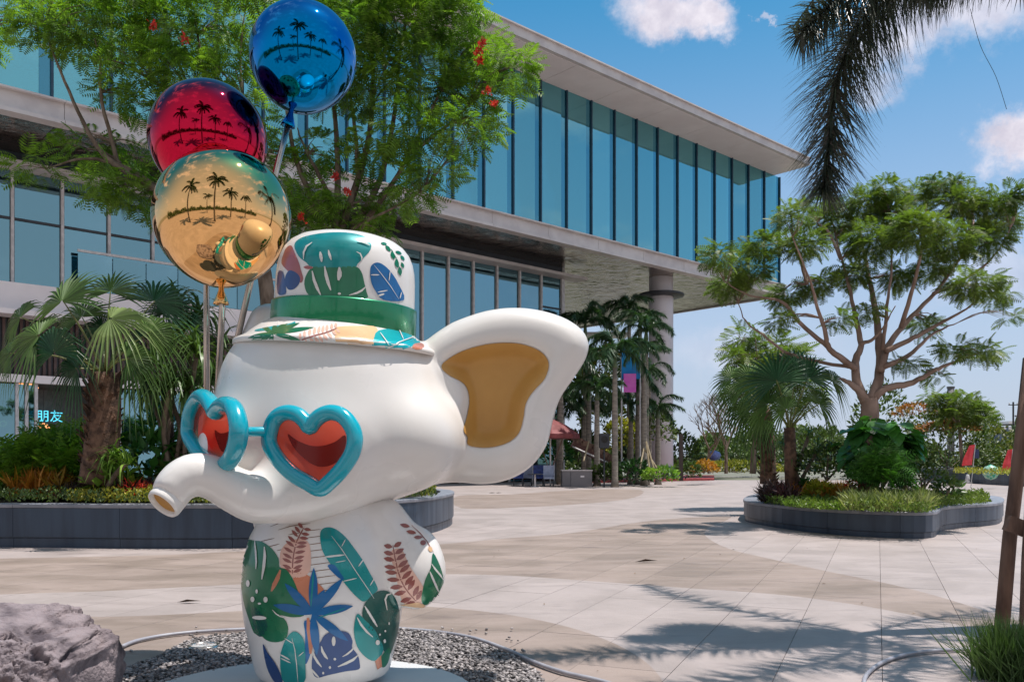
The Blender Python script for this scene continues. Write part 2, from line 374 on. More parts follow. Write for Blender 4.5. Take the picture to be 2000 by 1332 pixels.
# fascia and soffit
for i in range(18):
    u1 = UE + .4 - i * 2 * UP; u0 = u1 - 2 * UP + .02
    mb = MB(); bbox(mb, u0, u1, -40.0, -40.5, ZS + .05, ZF - .02); bbox(mb, u0, u1, -39.75, -40.5, ZF - .02, ZF + .06); bbox(mb, u0, u1, -39.85, -40.5, ZS - .12, ZS + .05)
    mb.build('fascia_panel', m_fascia, bld)
def soffmat():
    m = bpy.data.materials.new('polished soffit'); m.use_nodes = True; t = NT(m.node_tree); t.n.clear()
    tc = t.new('ShaderNodeTexCoord').outputs['Object']
    p = t.new('ShaderNodeBsdfPrincipled'); p.inputs['Metallic'].default_value = .9; p.inputs['Roughness'].default_value = .07
    n = t.noise(tc, .5, 5, .65, 1.2); t.put(p.inputs['Base Color'], t.mix(n.outputs[0], (.22, .18, .155), (.50, .41, .36)))
    b = t.new('ShaderNodeBump', Strength=.45, Distance=.12); t.l.new(t.noise(tc, 1.1, 4, .6, 1.5).outputs[0], b.inputs['Height']); t.l.new(b.outputs[0], p.inputs['Normal'])
    t.l.new(p.outputs[0], t.new('ShaderNodeOutputMaterial').inputs[0]); return m
m_soff = soffmat()
k = 0
for i in range(15):       # soffit sheets: one row of long sheets per two window bays
    u1 = UE + .2 - i * 2 * UP; u0 = u1 - 2 * UP + .035
    for w0, w1 in ((-40.5, -48.47), (-48.5, -56.47), (-56.5, -64.47), (-64.5, -74)):
        if u1 < 46 and w0 < -49: continue
        mb = MB(); bbox(mb, u0, u1, w0, w1, ZS - .03, ZS + .02); mb.build('soffit_panel', m_soff, bld)
mb = MB(); bbox(mb, -14, UE + .2, -40.5, -74, ZS + .03, ZF - .1); mb.build('floor_slab', m_darkm, bld)
mb = MB(); bbox(mb, UE + .2, UE + .45, -40.0, -74.2, ZS - .12, ZF); mb.build('end_fascia', m_fascia, bld)
# column with its collar
cp = B(54.2, -42.6, 0)
m_col = M('pale column paint', (.62, .58, .6), .45, col2=(.55, .51, .53), scale=.6)
col = MB().lathe([(.95, 0), (.95, 14.2), (.93, 14.25), (.93, ZS - .04)], cp, 40, cap=False).build('column', m_col, bld, True)
MB().lathe([(.96, 14.25), (1.75, 14.3), (1.8, 14.36), (1.8, 14.45), (1.7, 14.5), (.96, 14.52)], cp, 48, cap=False).build('column_collar', m_darkm, col, True)
# recessed lower floors
WL = -45.3; U_L = 45.9; LP = 2.12
m_wf = M('white window frame', (.62, .61, .62), .4); m_frame_d = M('grey blue frame', (.2, .25, .3), .4, metal=.2)
mb = MB(); bbox(mb, -14, U_L, WL - .15, WL - 6, 15.1, ZS - .03); mb.build('beam', m_darkm, bld)
mb = MB(); bbox(mb, -14, U_L + .2, WL + .02, WL - .2, 15.15, ZS - .032); mb.build('upper_beam', M('dark beam', (.03, .045, .07), .4), bld)
mb = MB(); bbox(mb, -14, U_L + 1.7, WL + 1.05, WL - .14, 14.92, 15.13); mb.build('window_head', m_fascia, bld)
p0 = None
for i in range(28):
    u1 = U_L - i * LP
    z0 = 9.72 if u1 < 27 else 4.6
    if i in (0, 9) or p0 is None:
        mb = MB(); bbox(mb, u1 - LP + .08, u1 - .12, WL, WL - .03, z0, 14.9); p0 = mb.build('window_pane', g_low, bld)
        mb = MB(); bbox(mb, u1 - .1, u1 + .03, WL + .16, WL - .1, z0, 14.93); q0 = mb.build('mullion', m_wf, bld); base_u = u1
        mb = MB(); bbox(mb, u1 - .42, u1 - .13, WL - .35, WL - .45, z0, 14.9); bbox(mb, u1 - LP + .3, u1 - LP + .5, WL - .35, WL - .45, z0, 14.9); bbox(mb, u1 - LP + .5, u1 - .42, WL - .35, WL - .45, 14.1, 14.9); r0 = mb.build('inner_frame', m_frame_d, bld)
        mb = MB(); bbox(mb, u1 - LP + .03, u1 - .1, WL + .06, WL - .02, 12.62, 12.74); s0 = mb.build('transom', m_darkm, bld)
    else:
        inst(p0, u1 - base_u, 'window_pane'); inst(q0, u1 - base_u, 'mullion'); inst(r0, u1 - base_u, 'inner_frame')
        if u1 < 27: inst(s0, u1 - base_u, 'transom')
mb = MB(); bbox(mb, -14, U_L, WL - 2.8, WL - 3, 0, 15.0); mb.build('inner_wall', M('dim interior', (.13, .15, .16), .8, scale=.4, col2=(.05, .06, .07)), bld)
mb = MB(); bbox(mb, U_L, U_L + .25, WL + .1, -72, 0, ZS - .035); mb.build('end_wall', m_wf, bld)
mb = MB(); bbox(mb, -14, 27, WL + .6, WL - 2.5, 8.35, 9.65); mb.build('balcony_slab', m_wht, bld)
mb = MB(); bbox(mb, -14, 26, WL + 1.3, WL + .05, 8.1, 8.33); mb.build('canopy', m_wht, bld)
# balcony rail with glass
rail = MB(); bbox(rail, 12.5, 27, WL + .55, WL + .47, 11.5, 11.62); rail.build('balcony_rail', m_wf, bld)
for i in range(9):
    mb = MB(); bbox(mb, 12.52 + i * 1.6, 14.08 + i * 1.6, WL + .52, WL + .5, 9.68, 11.48); mb.build('balcony_glass', g_low, bld)
# slatted wall over the shops
m_slat = M('brown slat', (.085, .05, .045), .6)
for i in range(150):
    u = -10 + i * .24
    mb = MB(); bbox(mb, u, u + .12, WL + .02, WL - .08, 5.5, 8.08); o = mb.build('wall_slat', m_slat, bld)
mb = MB(); bbox(mb, -14, 46, WL - .1, WL - .2, 5.4, 8.3); mb.build('slat_backing', m_darkm, bld)
mb = MB(); bbox(mb, -14, 27, WL + .35, WL - .1, 5.12, 5.48); mb.build('shop_header', m_wht, bld)
# shop front: open doors, posts, panes
shop_u = [2.0, 4.1, 6.2, 8.3, 9.95, 10.35, 10.75, 14.2, 14.5, 16.9, 19.0, 21.1, 23.2, 25.3]
for i, u in enumerate(shop_u):
    mb = MB(); bbox(mb, u, u + .14, WL + .12, WL - .05, .02, 5.11); mb.build('door_frame', m_wf, bld)
    if i + 1 < len(shop_u) and u != 10.75:
        mb = MB(); bbox(mb, u + .15, shop_u[i + 1] - .01, WL + .03, WL + .0, .1, 5.05); mb.build('shop_window', g_low, bld)
for u in (27.4, 29.6, 31.8, 34, 36.2, 38.4, 40.6, 42.8, 45):
    mb = MB(); bbox(mb, u, u + .12, WL + .1, WL - .05, .02, 5.3); mb.build('door_frame', m_wf, bld)
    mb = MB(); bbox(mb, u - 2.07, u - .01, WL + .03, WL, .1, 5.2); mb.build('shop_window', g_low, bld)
mb = MB(); bbox(mb, 9.5, 15.5, WL - 2.7, WL - 2.75, 2.9, 5.05); mb.build('shop_panel', M('grey board', (.16, .17, .17), .7), bld)
# writing and lamps inside the shop
def text(body, loc, size, mat, name, **kw):
    cu = bpy.data.curves.new('t', 'FONT'); cu.body = body; cu.size = size; cu.extrude = .015; cu.align_x = 'LEFT'
    o = bpy.data.objects.new('t', cu); COL.objects.link(o)
    bpy.context.view_layer.update(); me = bpy.data.meshes.new_from_object(o.evaluated_get(bpy.context.evaluated_depsgraph_get())); bpy.data.objects.remove(o)
    ob = link(name, me, None, [mat]); me.materials.clear(); me.materials.append(mat)
    X = D1; Z = Vector((0, 0, 1)); Y = X.cross(Z)
    me.transform(Matrix(((X.x, Z.x, Y.x, loc.x), (X.y, Z.y, Y.y, loc.y), (X.z, Z.z, Y.z, loc.z), (0, 0, 0, 1))))
    return tag(ob, **kw)
m_cy = M('cyan neon', (.1, .5, .6), .4, emit=((.1, .75, 1), 1.0)); m_yl = M('yellow neon', (.6, .5, .2), .4, emit=((1, .75, .2), 1.0))
def atw(px, py, w):
    r = raydir(px, py); t = w / (r.x * DN.x + r.y * DN.y); return CO + r * t
sign = thing('neon_sign', atw(60, 830, -47.2), 'cyan and yellow neon shop sign glowing in the dark doorway', 'sign')
s1 = text('老朋友', atw(42, 820, -47.2), .62, m_cy, 'neon_letter'); s2 = text('O O', atw(34, 833, -47.2), .42, m_yl, 'neon_letter'); s3 = text('D', atw(62, 833, -47.2), .42, m_cy, 'neon_letter'); s4 = text('O', atw(-2, 833, -47.2), .42, m_yl, 'neon_letter')
for s_ in (s1, s2, s3, s4): s_.parent = sign; s_.matrix_parent_inverse = Matrix.Translation(sign.location).inverted()
m_lamp = M('warm lamp', (.7, .3, .12), .5, emit=((1, .38, .14), 1.3))
for px, py, lab in ((42, 748, 'copper pendant lamp glowing under the shop header'), (62, 756, 'second copper pendant lamp, lower and right of the other'), (85, 835, 'small warm lamp beside the neon sign')):
    p = atw(px, py, -46.6); t = thing('pendant_lamp', p, lab, 'lamp', 'warm lamps in the shop doorway')
    MB().lathe([(.04, .22), (.16, .16), (.3, -.02), (.29, -.05), (.12, -.06)], p, 20).build('lamp_shade', m_lamp, t, True)
    MB().tube([p + Vector((0, 0, .2)), Vector((p.x, p.y, 5.1))], .012, 6).build('lamp_cord', m_darkm, t)
# ------------------------------------------------------------------ planters of dark granite
m_gran = M('dark blue granite', (.032, .058, .098), .4, col2=(.018, .034, .062), scale=1.3, bump=.03, bscale=40, detail=8, stretch=(3, 3, .3))
m_cope = M('flamed granite coping', (.24, .25, .29), .5, col2=(.17, .185, .22), scale=3, bump=.05, bscale=60, detail=8)
m_soil = M('planting soil', (.05, .035, .025), .95, col2=(.025, .02, .014), scale=5, bump=.5)
def planter(name, px, H, label, seg=1.35, cop=.32):
    out = [(v.x, v.y) for v in catmull([G(a, b) for a, b in px], 14, True)]
    out = ccw(out); pts = [Vector((a, b)) for a, b in out]; n = len(pts)
    nrm = []
    for i in range(n):
        t = (pts[(i + 1) % n] - pts[i - 1]).normalized(); nrm.append(Vector((-t.y, t.x)))   # inward for anticlockwise
    L = [0]
    for i in range(n): L.append(L[-1] + (pts[(i + 1) % n] - pts[i]).length)
    tot = L[-1]; K = max(3, round(tot / seg)); T = thing(name, (sum(p.x for p in pts) / n, sum(p.y for p in pts) / n, 0), label, 'planter')
    def at(s):
        s %= tot; i = max(j for j in range(n) if L[j] <= s); f = (s - L[i]) / max(1e-6, L[i + 1] - L[i])
        return pts[i].lerp(pts[(i + 1) % n], f), nrm[i].lerp(nrm[(i + 1) % n], f).normalized()
    prof_w = [(.03, 0), (.03, H * .21), (.045, H * .215), (.045, H * .235), (0, H * .24), (0, H - .075), (.12, H - .075), (.12, 0)]
    prof_c = [(-.012, H - .07), (-.018, H - .055), (-.016, H - .012), (0, H), (cop - .01, H), (cop, H - .01), (cop, H - .07)]
    for prof, mat, nm in ((prof_w, m_gran, 'wall_panel'), (prof_c, m_cope, 'coping_stone')):
        for k in range(K):
            V = []; S_ = 6; m = len(prof); s0, s1 = tot * k / K + .003, tot * (k + 1) / K - .003
            for j in range(S_ + 1):
                p, q = at(s0 + (s1 - s0) * j / S_)
                V += [(p.x + q.x * d, p.y + q.y * d, z) for d, z in prof]
            F = [(j * m + a, (j + 1) * m + a, (j + 1) * m + (a + 1) % m, j * m + (a + 1) % m) for j in range(S_) for a in range(m)]
            F += [tuple(range(m)), tuple(S_ * m + a for a in range(m - 1, -1, -1))]
            mesh(nm, V, F, mat, T)
    inn = [(p.x + q.x * (.15), p.y + q.y * .15) for p, q in (at(tot * j / 90) for j in range(90))]
    c = (sum(a for a, b in inn) / 90, sum(b for a, b in inn) / 90)
    V = [(a, b, H - .1) for a, b in inn] + [(a * .5 + c[0] * .5, b * .5 + c[1] * .5, H + .02) for a, b in inn] + [(*c, H + .04)]
    F = [(j, (j + 1) % 90, 90 + (j + 1) % 90, 90 + j) for j in range(90)] + [(90 + j, 90 + (j + 1) % 90, 180) for j in range(90)]
    mesh('soil', V, F, m_soil, T, True)
    return T, inn, c
left_pl, inL, cL = planter('granite_planter', [(-700, 1082), (-300, 1074), (0, 1069), (250, 1071), (450, 1071), (600, 1067), (730, 1059), (810, 1049), (862, 1036), (886, 1022), (868, 1012), (800, 1008), (600, 1006), (300, 1005), (0, 1004), (-300, 1006), (-650, 1020)], .76,
    'long curved dark granite planter under the palms, behind the sculpture', 1.9)
right_pl, inR, cR = planter('granite_planter', [(1453, 1015), (1490, 1026), (1560, 1037), (1640, 1045), (1720, 1050), (1790, 1052), (1824, 1050), (1834, 1044), (1842, 1037), (1880, 1031), (1930, 1027), (1956, 1021), (1955, 1008), (1910, 1000), (1840, 994), (1750, 988), (1640, 985), (1540, 988), (1475, 999)], .52,
    'free-form dark granite planter holding the umbrella tree on the right', 1.5)
far_pl, inF, cF = planter('granite_planter', [(1800, 936), (1840, 940), (1900, 944), (1985, 949), (2100, 953), (2250, 950), (2250, 936), (2100, 930), (1950, 927), (1850, 928)], .9,
    'distant low dark planter wall with red flags beside it', 4)
# ------------------------------------------------------------------ leaf materials
def leafmat(name, c, c2, tr=.28, isl=.35, rough=.5, spec=.4, sc=1.2): return M(name, c, rough, col2=c2, scale=sc, island=isl, transl=tr, spec=spec, lo=.3, hi=.7)
lf_tree = leafmat('feathery leaf', (.19, .31, .035), (.08, .17, .025), .46)
lf_tree2 = leafmat('feathery leaf of the umbrella tree', (.17, .23, .045), (.07, .12, .026), .38)
lf_dark = leafmat('dark glossy leaf', (.06, .19, .035), (.03, .12, .025), .25, .35, .35)
lf_fan = leafmat('fan palm leaf', (.10, .17, .04), (.05, .11, .03), .2, .25, .42)
lf_fan2 = leafmat('deep green fan leaf', (.03, .10, .04), (.02, .07, .03), .15, .25, .4)
lf_fanl = leafmat('pale fan leaf', (.19, .25, .08), (.10, .17, .045), .25, .3, .42)
lf_palm = leafmat('palm leaflet', (.05, .105, .04), (.02, .06, .028), .25, .35, .4)
lf_far = leafmat('distant leaf', (.11, .155, .035), (.05, .085, .025), .2)
lf_hedge = leafmat('hedge leaf', (.09, .14, .03), (.035, .07, .018), .2)
lf_yel = leafmat('yellow leaf', (.33, .30, .03), (.14, .17, .02), .3)
lf_org = leafmat('orange croton leaf', (.50, .19, .03), (.28, .17, .02), .3)
lf_wine = leafmat('dark wine leaf', (.07, .018, .022), (.025, .02, .012), .15)
lf_lime = leafmat('lime leaf', (.22, .34, .05), (.09, .2, .03), .3)
lf_var = leafmat('variegated blade', (.34, .36, .14), (.10, .15, .04), .25)
lf_grass = leafmat('grass blade', (.10, .17, .045), (.035, .08, .03), .25, .4)
lf_red = leafmat('red blossom', (.62, .05, .03), (.4, .02, .02), .3)
lf_rust = leafmat('rusty blossom', (.45, .16, .07), (.2, .12, .04), .3)
bark = M('grey brown bark', (.22, .165, .125), .85, col2=(.10, .07, .05), scale=6, bump=.5, bscale=24, stretch=(1, 1, .4))
bark_p = M('pinkish smooth bark', (.33, .225, .18), .75, col2=(.20, .13, .10), scale=3, bump=.3, bscale=20, stretch=(1, 1, .5))
fibre = M('palm trunk fibre', (.17, .095, .06), .9, col2=(.06, .035, .025), scale=7, bump=.8, bscale=30)
palmbark = M('ringed palm bark', (.27, .24, .20), .8, col2=(.17, .15, .13), scale=9, bump=.3, stretch=(.3, .3, 1))
tl = (np.array([(0, 0, 0), (-.24, .45, .05), (0, 1, -.06), (.24, .45, .05)]), np.array([(0, 1, 2), (0, 2, 3)]))
tn = (np.array([(-.045, 0, 0), (-.04, .5, .03), (0, 1, -.12), (.04, .5, .03), (.045, 0, 0)]), np.array([(0, 1, 3), (0, 3, 4), (1, 2, 3)]))
def pinnate(n=8, w=.10, L=.42, droop=.25):
    V = [(-.006, 0, 0), (.006, 0, 0), (.006, 1, -droop), (-.006, 1, -droop)]; F = [(0, 1, 2, 3)]
    for i in range(n):
        t = .12 + .86 * i / (n - 1); f = L * (.45 + .75 * math.sin(math.pi * min(1, t * .85 + .1)))
        for s in (-1, 1):
            y, z = t, -droop * t * t; k = len(V); dy = .35
            V += [(0, y, z), (s * f * .5, y + f * dy * .5 - w * .5, z - .0 * f), (s * f * .93, y + f * dy, z - f * .22), (s * f * .5, y + f * dy * .5 + w * .5, z)]
            F.append((k, k + 1, k + 2, k + 3) if s > 0 else (k, k + 3, k + 2, k + 1))
    return np.array(V, float), np.array(F)
PIN = pinnate(); PIN2 = pinnate(7, .10, .44, .3)
def rdirs(n, up=0.0):
    d = nr.normal(size=(n, 3)); d[:, 2] += up; return d / np.linalg.norm(d, axis=1, keepdims=True)

def feather_tree(name, label, group, trunk, limbs, clusters, Y, mat, bk, size=.36, dens=1.0, r0=.16, flowers=(), tw=1.0, dj=1.2, seed=1):
    r = np.random.default_rng(seed); ry = random.Random(seed)
    base = P(trunk[0][0], trunk[0][1], Y); T = thing(name, (base.x, base.y, base.z), label, 'tree', group)
    mb = MB(); nodes = []
    tp = catmull([P(a, b, Y) for a, b in trunk], 4); mb.tube(tp, [r0 * (1.25 - .35 * i / len(tp)) for i in range(len(tp))], 10)
    for li, L in enumerate(limbs):
        lr = L[0]; pts = L[1]; dd = ry.uniform(-dj, dj)
        ps = [P(a, b, Y + dd * i / max(1, len(pts) - 1)) for i, (a, b) in enumerate(pts)]
        ps = catmull(ps, 5); ps = [p + Vector((ry.gauss(0, .006), ry.gauss(0, .008), ry.gauss(0, .006))) for p in ps]
        rr = [max(.012, lr * (1 - .85 * i / (len(ps) - 1))) for i in range(len(ps))]; mb.tube(ps, rr, 7); nodes += [(p, q) for p, q in zip(ps, rr)]
    pos = []; dr = []
    for (cx, cy, rx, rz) in clusters:
        c = P(cx, cy, Y + ry.uniform(-dj, dj)); a = rx * Y / FP; b = rz * Y / FP; n = int(dens * 62 * (a * b) / (size * size) ) + 6
        c0 = min(nodes, key=lambda q: (q[0] - c).length + max(0, q[0].z - c.z) * 1.5)
        k = max(3, int(5 + a * 5))
        for j in range(k):
            e = c + Vector((ry.uniform(-.8, .8) * a, ry.uniform(-.7, .7) * max(a, .5), ry.uniform(-.5, .7) * b))
            q = c0[0]; m = q.lerp(e, .5) + Vector((0, 0, (e - q).length * .10)) + Vector((ry.gauss(0, .05), ry.gauss(0, .05), 0))
            mb.tube(catmull([q, m, e], 3), [min(c0[1], .022 * tw) * (1 - .75 * t / 6) for t in range(7)], 4, caps=False)
        v = r.normal(size=(n, 3)); v /= np.linalg.norm(v, axis=1, keepdims=True); rad = r.uniform(.25, 1, (n, 1)) ** .6
        # sprays gather in shelves, so that gaps stay between them
        sub = v * rad; shelf = np.round(sub[:, 2] * 2.5 + r.normal(0, .12, n)) / 2.5; sub[:, 2] = shelf + r.normal(0, .07, n)
        p = sub * np.array([a, max(a, .55) * .9, b]) + np.array(c); pos.append(p)
        d = sub * np.array([1, 1, .35]) + r.normal(0, .38, (n, 3)); d[:, 2] -= .12; dr.append(d)
    pos = np.concatenate(pos); dr = np.concatenate(dr); nn = len(pos)
    V, F = scatter(*PIN, pos, dr, r.uniform(.7, 1.25, nn) * size, r.normal(0, .45, nn))
    mb.build('trunk', bk, T, True); mesh('crown', V, F, mat, T)
    for fx, fy, fr in flowers:
        c = P(fx, fy, Y - 1.3 - .2); n = 46; R = fr * Y / FP * .75
        v, f = scatter(*tl, np.array(c) + nr.normal(0, R * .42, (n, 3)), rdirs(n, .5), nr.uniform(.05, .1, n), nr.uniform(0, 6, n)); mesh('blossom', v, f, lf_red, T)
    return T
def c3(l, s=2.834, ox=1350, oy=330): return [tuple([ox + q[0] / s, oy + q[1] / s] + [x / s for x in q[2:]]) for q in l]
# two flame trees behind the sculpture
feather_tree('flame_tree', 'tall feathery flame tree with bare leaning limbs left of the balloons', 'feathery flame trees',
    [(532, 935), (522, 800), (528, 680), (520, 560), (505, 480)],
    [(.10, [(508, 500), (400, 430), (330, 385), (245, 335), (200, 300), (160, 235), (118, 140), (85, 50)]), (.07, [(330, 385), (250, 330), (170, 310), (90, 330)]), (.05, [(235, 320), (205, 300), (170, 290)]),
     (.09, [(506, 480), (440, 300), (400, 160), (380, 20)]), (.07, [(440, 320), (380, 200), (330, 70)]), (.06, [(480, 430), (370, 260), (300, 150), (250, 60)]), (.06, [(505, 470), (490, 300), (470, 130), (480, 10)]), (.05, [(230, 320), (200, 200), (195, 120), (180, 60)])],
    [(110, 35, 85, 38), (215, 50, 85, 48), (320, 50, 80, 60), (430, 55, 75, 62), (270, 120, 70, 42), (360, 130, 62, 50), (450, 150, 50, 50), (160, 85, 62, 26), (75, 70, 34, 22), (230, 185, 42, 30), (290, 215, 34, 26),
     (170, 290, 62, 24), (70, 326, 50, 22), (250, 310, 54, 28), (210, 355, 50, 26), (285, 390, 44, 30), (250, 375, 50, 28), (330, 440, 30, 22), (560, 320, 40, 50), (30, 10, 25, 14), (500, 240, 30, 40), (345, 330, 30, 40), (-60, 60, 60, 50), (120, -40, 90, 50), (300, -60, 100, 60), (450, -60, 90, 60)],
    18.0, lf_tree, bark, .36, .62, .15, [(360, 78, 12), (300, 50, 8)], 1, 1.0, 3)
feather_tree('flame_tree', 'tall many-limbed feathery flame tree with red blossoms behind the hat', 'feathery flame trees',
    [(668, 935), (664, 780), (660, 620), (656, 470)],
    [(.085, [(650, 500), (612, 400), (575, 300), (556, 180), (545, 40)]), (.07, [(655, 480), (640, 380), (600, 300), (580, 250)]), (.10, [(658, 480), (690, 380), (722, 260), (728, 120), (710, 10)]), (.085, [(664, 480), (735, 370), (768, 240), (780, 120), (800, 10)]),
     (.075, [(668, 480), (740, 400), (800, 300), (850, 200), (900, 110)]), (.06, [(800, 300), (880, 240), (960, 160)]), (.09, [(655, 470), (660, 330), (650, 170), (640, 10)]), (.05, [(668, 470), (700, 440), (780, 400), (830, 370)]), (.05, [(650, 490), (600, 440), (560, 400)]), (.06, [(700, 350), (690, 220), (670, 90)])],
    [(590, 50, 80, 62), (690, 50, 75, 70), (790, 40, 80, 62), (880, 40, 72, 56), (940, 100, 50, 44), (990, 140, 48, 34), (915, 180, 62, 44), (830, 150, 70, 58), (740, 160, 62, 60), (650, 160, 52, 52), (900, 262, 58, 36), (850, 330, 52, 30), (800, 250, 50, 44),
     (720, 290, 46, 40), (700, 405, 66, 30), (770, 390, 56, 34), (820, 370, 40, 26), (620, 300, 40, 36), (610, 400, 46, 34), (560, 440, 30, 30), (640, 445, 46, 22), (730, 445, 46, 18), (1015, 135, 26, 18), (945, 240, 36, 24), (700, -60, 120, 60), (850, -60, 110, 60)],
    18.6, lf_tree, bark, .36, .66, .16, [(655, 345, 9), (588, 425, 11), (678, 375, 9), (935, 98, 12), (952, 178, 11), (942, 84, 10), (936, 118, 9), (965, 205, 8)], 1, 1.0, 5)
# umbrella tree in the right planter
feather_tree('umbrella_tree', 'spreading feathery tree with low pink-brown forking limbs in the right planter', None,
    c3([(1010, 1600), (985, 1450), (990, 1330), (985, 1270)]),
    [(w_, c3(l)) for w_, l in ((.13, [(980, 1300), (930, 1230), (870, 1180), (820, 1160)]), (.085, [(905, 1105), (820, 1040), (762, 990), (742, 900), (700, 770), (650, 600), (560, 380)]), (.12, [(965, 1290), (915, 1170), (912, 1050), (940, 970), (905, 800), (860, 600), (800, 380)]),
     (.13, [(995, 1290), (1045, 1120), (1035, 900), (1005, 700), (960, 480), (930, 300)]), (.10, [(1010, 1270), (1080, 1215), (1200, 1190), (1270, 1160), (1370, 1105), (1480, 1060), (1620, 1010)]), (.07, [(1060, 1100), (1200, 1035), (1330, 920), (1470, 850)]), (.07, [(1075, 1010), (1200, 950), (1350, 870), (1500, 790), (1580, 730)]),
     (.09, [(1050, 1120), (1090, 980), (1190, 850), (1350, 680), (1500, 480), (1600, 300)]), (.06, [(760, 985), (600, 850), (500, 735), (320, 700), (180, 620)]), (.045, [(900, 1100), (560, 1030), (400, 920), (300, 840), (260, 740)]), (.05, [(1060, 1000), (1085, 760), (1110, 500), (1100, 250)]), (.06, [(1160, 880), (1230, 650), (1280, 400), (1300, 200)]),
     (.05, [(940, 970), (1010, 940), (1060, 880), (1130, 760)]), (.05, [(640, 640), (600, 500), (520, 350)]), (.05, [(1340, 690), (1500, 620), (1680, 480), (1780, 300)]), (.05, [(1500, 480), (1560, 330), (1560, 200)]), (.05, [(830, 500), (760, 350), (700, 300)]))],
    c3([(150, 480, 66, 44), (210, 640, 86, 52), (400, 420, 86, 50), (520, 700, 86, 46), (620, 420, 100, 66), (700, 640, 80, 50), (560, 270, 90, 40), (800, 300, 110, 66), (950, 190, 110, 54), (1080, 110, 70, 40), (1000, 400, 120, 80), (1250, 150, 110, 46), (1400, 90, 90, 44), (1250, 340, 130, 84),
        (1500, 190, 120, 60), (1450, 400, 110, 70), (1690, 190, 100, 60), (1640, 400, 110, 66), (1790, 140, 60, 34), (1570, 640, 130, 50), (1700, 710, 60, 28), (1340, 550, 100, 54), (1150, 590, 80, 60), (900, 590, 80, 70), (1610, 1010, 110, 30), (1450, 990, 70, 30), (1190, 1070, 60, 30), (1290, 850, 70, 40), (350, 570, 66, 46),
        (480, 840, 44, 30), (820, 830, 36, 34), (1780, 820, 34, 14), (980, 780, 40, 34), (260, 520, 60, 40), (1360, 1150, 40, 16), (1700, 300, 110, 50), (1130, 250, 120, 60), (700, 200, 80, 36)]),
    20.0, lf_tree2, bark_p, .28, 1.75, .19, (), .8, 1.6, 9)
feather_tree('feathery_shrub_tree', 'smaller feathery tree beyond the fan palm, right of the column', None, [(1470, 925), (1475, 850), (1480, 780)],
    [(.06, [(1480, 800), (1460, 730), (1450, 670)]), (.06, [(1480, 800), (1510, 740), (1530, 690)]), (.05, [(1480, 780), (1480, 720), (1475, 660)])],
    [(1450, 665, 34, 24), (1510, 680, 50, 24), (1480, 710, 50, 24), (1545, 700, 34, 20), (1440, 700, 24, 18), (1560, 760, 40, 40), (1470, 760, 50, 34)], 27, lf_tree2, bark, .42, 1.0, .08, (), 1, .8, 12)

def bush(name, label, c, r, n, size, mat, cat='shrub', group=None, tpl=tl, kind=None, ball=True, up=.5, sd=1, kids=True, stemmat=None, parent=None, lump=.35):
    q = np.random.default_rng(sd); c = np.array(c, float); r = np.array(r, float)
    v = q.normal(size=(n, 3)); v /= np.linalg.norm(v, axis=1, keepdims=True); v[:, 2] = np.abs(v[:, 2])
    k = 7 + int(n ** .3); lob = q.normal(size=(k, 3)); lob[:, 2] = np.abs(lob[:, 2]); lob /= np.linalg.norm(lob, axis=1, keepdims=True)
    w_ = np.max(v @ lob.T, axis=1); rad = (1 - lump + lump * w_ ** 3 * 1.2) * q.uniform(.55, 1, n) ** .4
    pos = c + v * rad[:, None] * r; d = v * np.array([1, 1, .7]) + q.normal(0, .5, (n, 3)); d[:, 2] += up * .4
    V, F = scatter(*tpl, pos, d, q.uniform(.65, 1.3, n) * size, q.normal(0, .6, n))
    if kind: return mesh(name, V, F, mat, parent, label=label, kind=kind)
    T = thing(name, tuple(c), label, cat, group) if kids else None
    if not kids: return mesh(name, V, F, mat, None, label=label, cat=cat, group=group)
    mb = MB()
    for j in range(5):
        e = c + lob[j % k] * r * .7; mb.tube([c + np.array([0, 0, -.1]), (c + e) / 2 + q.normal(0, .03, 3), e], [.03, .02, .008], 5)
    mb.build('stem', stemmat or bark, T); mesh('foliage', V, F, mat, T); return T
def carpet(name, label, poly_px, z, n, size, mats, tpl=tl, up=1.6, h=.12, sd=1, kind='stuff', hvar=.5):
    """low ground cover inside an outline given on the plane z"""
    q = np.random.default_rng(sd); P2 = [(G(a, b, z).x, G(a, b, z).y) for a, b in poly_px]
    x0, x1 = min(p[0] for p in P2), max(p[0] for p in P2); y0, y1 = min(p[1] for p in P2), max(p[1] for p in P2)
    X = q.uniform(x0, x1, n * 4); Yv = q.uniform(y0, y1, n * 4); ins = np.zeros(len(X), bool)
    for i in range(len(P2)):
        (ax, ay), (bx, by) = P2[i - 1], P2[i]
        if ay != by: ins ^= ((ay > Yv) != (by > Yv)) & (X < (bx - ax) * (Yv - ay) / (by - ay) + ax)
    X, Yv = X[ins][:n], Yv[ins][:n]; m = len(X)
    hump = np.sin(X * 2.3 + sd) * np.sin(Yv * 3.1 + sd * 2) * .3 + np.sin(X * 7 + Yv * 5) * .2 + .5
    pos = np.stack([X, Yv, z + q.uniform(0, 1, m) * h * (1 - hvar + hvar * hump)], 1); d = q.normal(size=(m, 3)); d[:, 2] = np.abs(d[:, 2]) * .5 + up * .5
    V, F = scatter(*tpl, pos, d, q.uniform(.6, 1.3, m) * size, q.uniform(0, 6, m)); return mesh(name, V, F, mats, None, label=label, kind=kind)

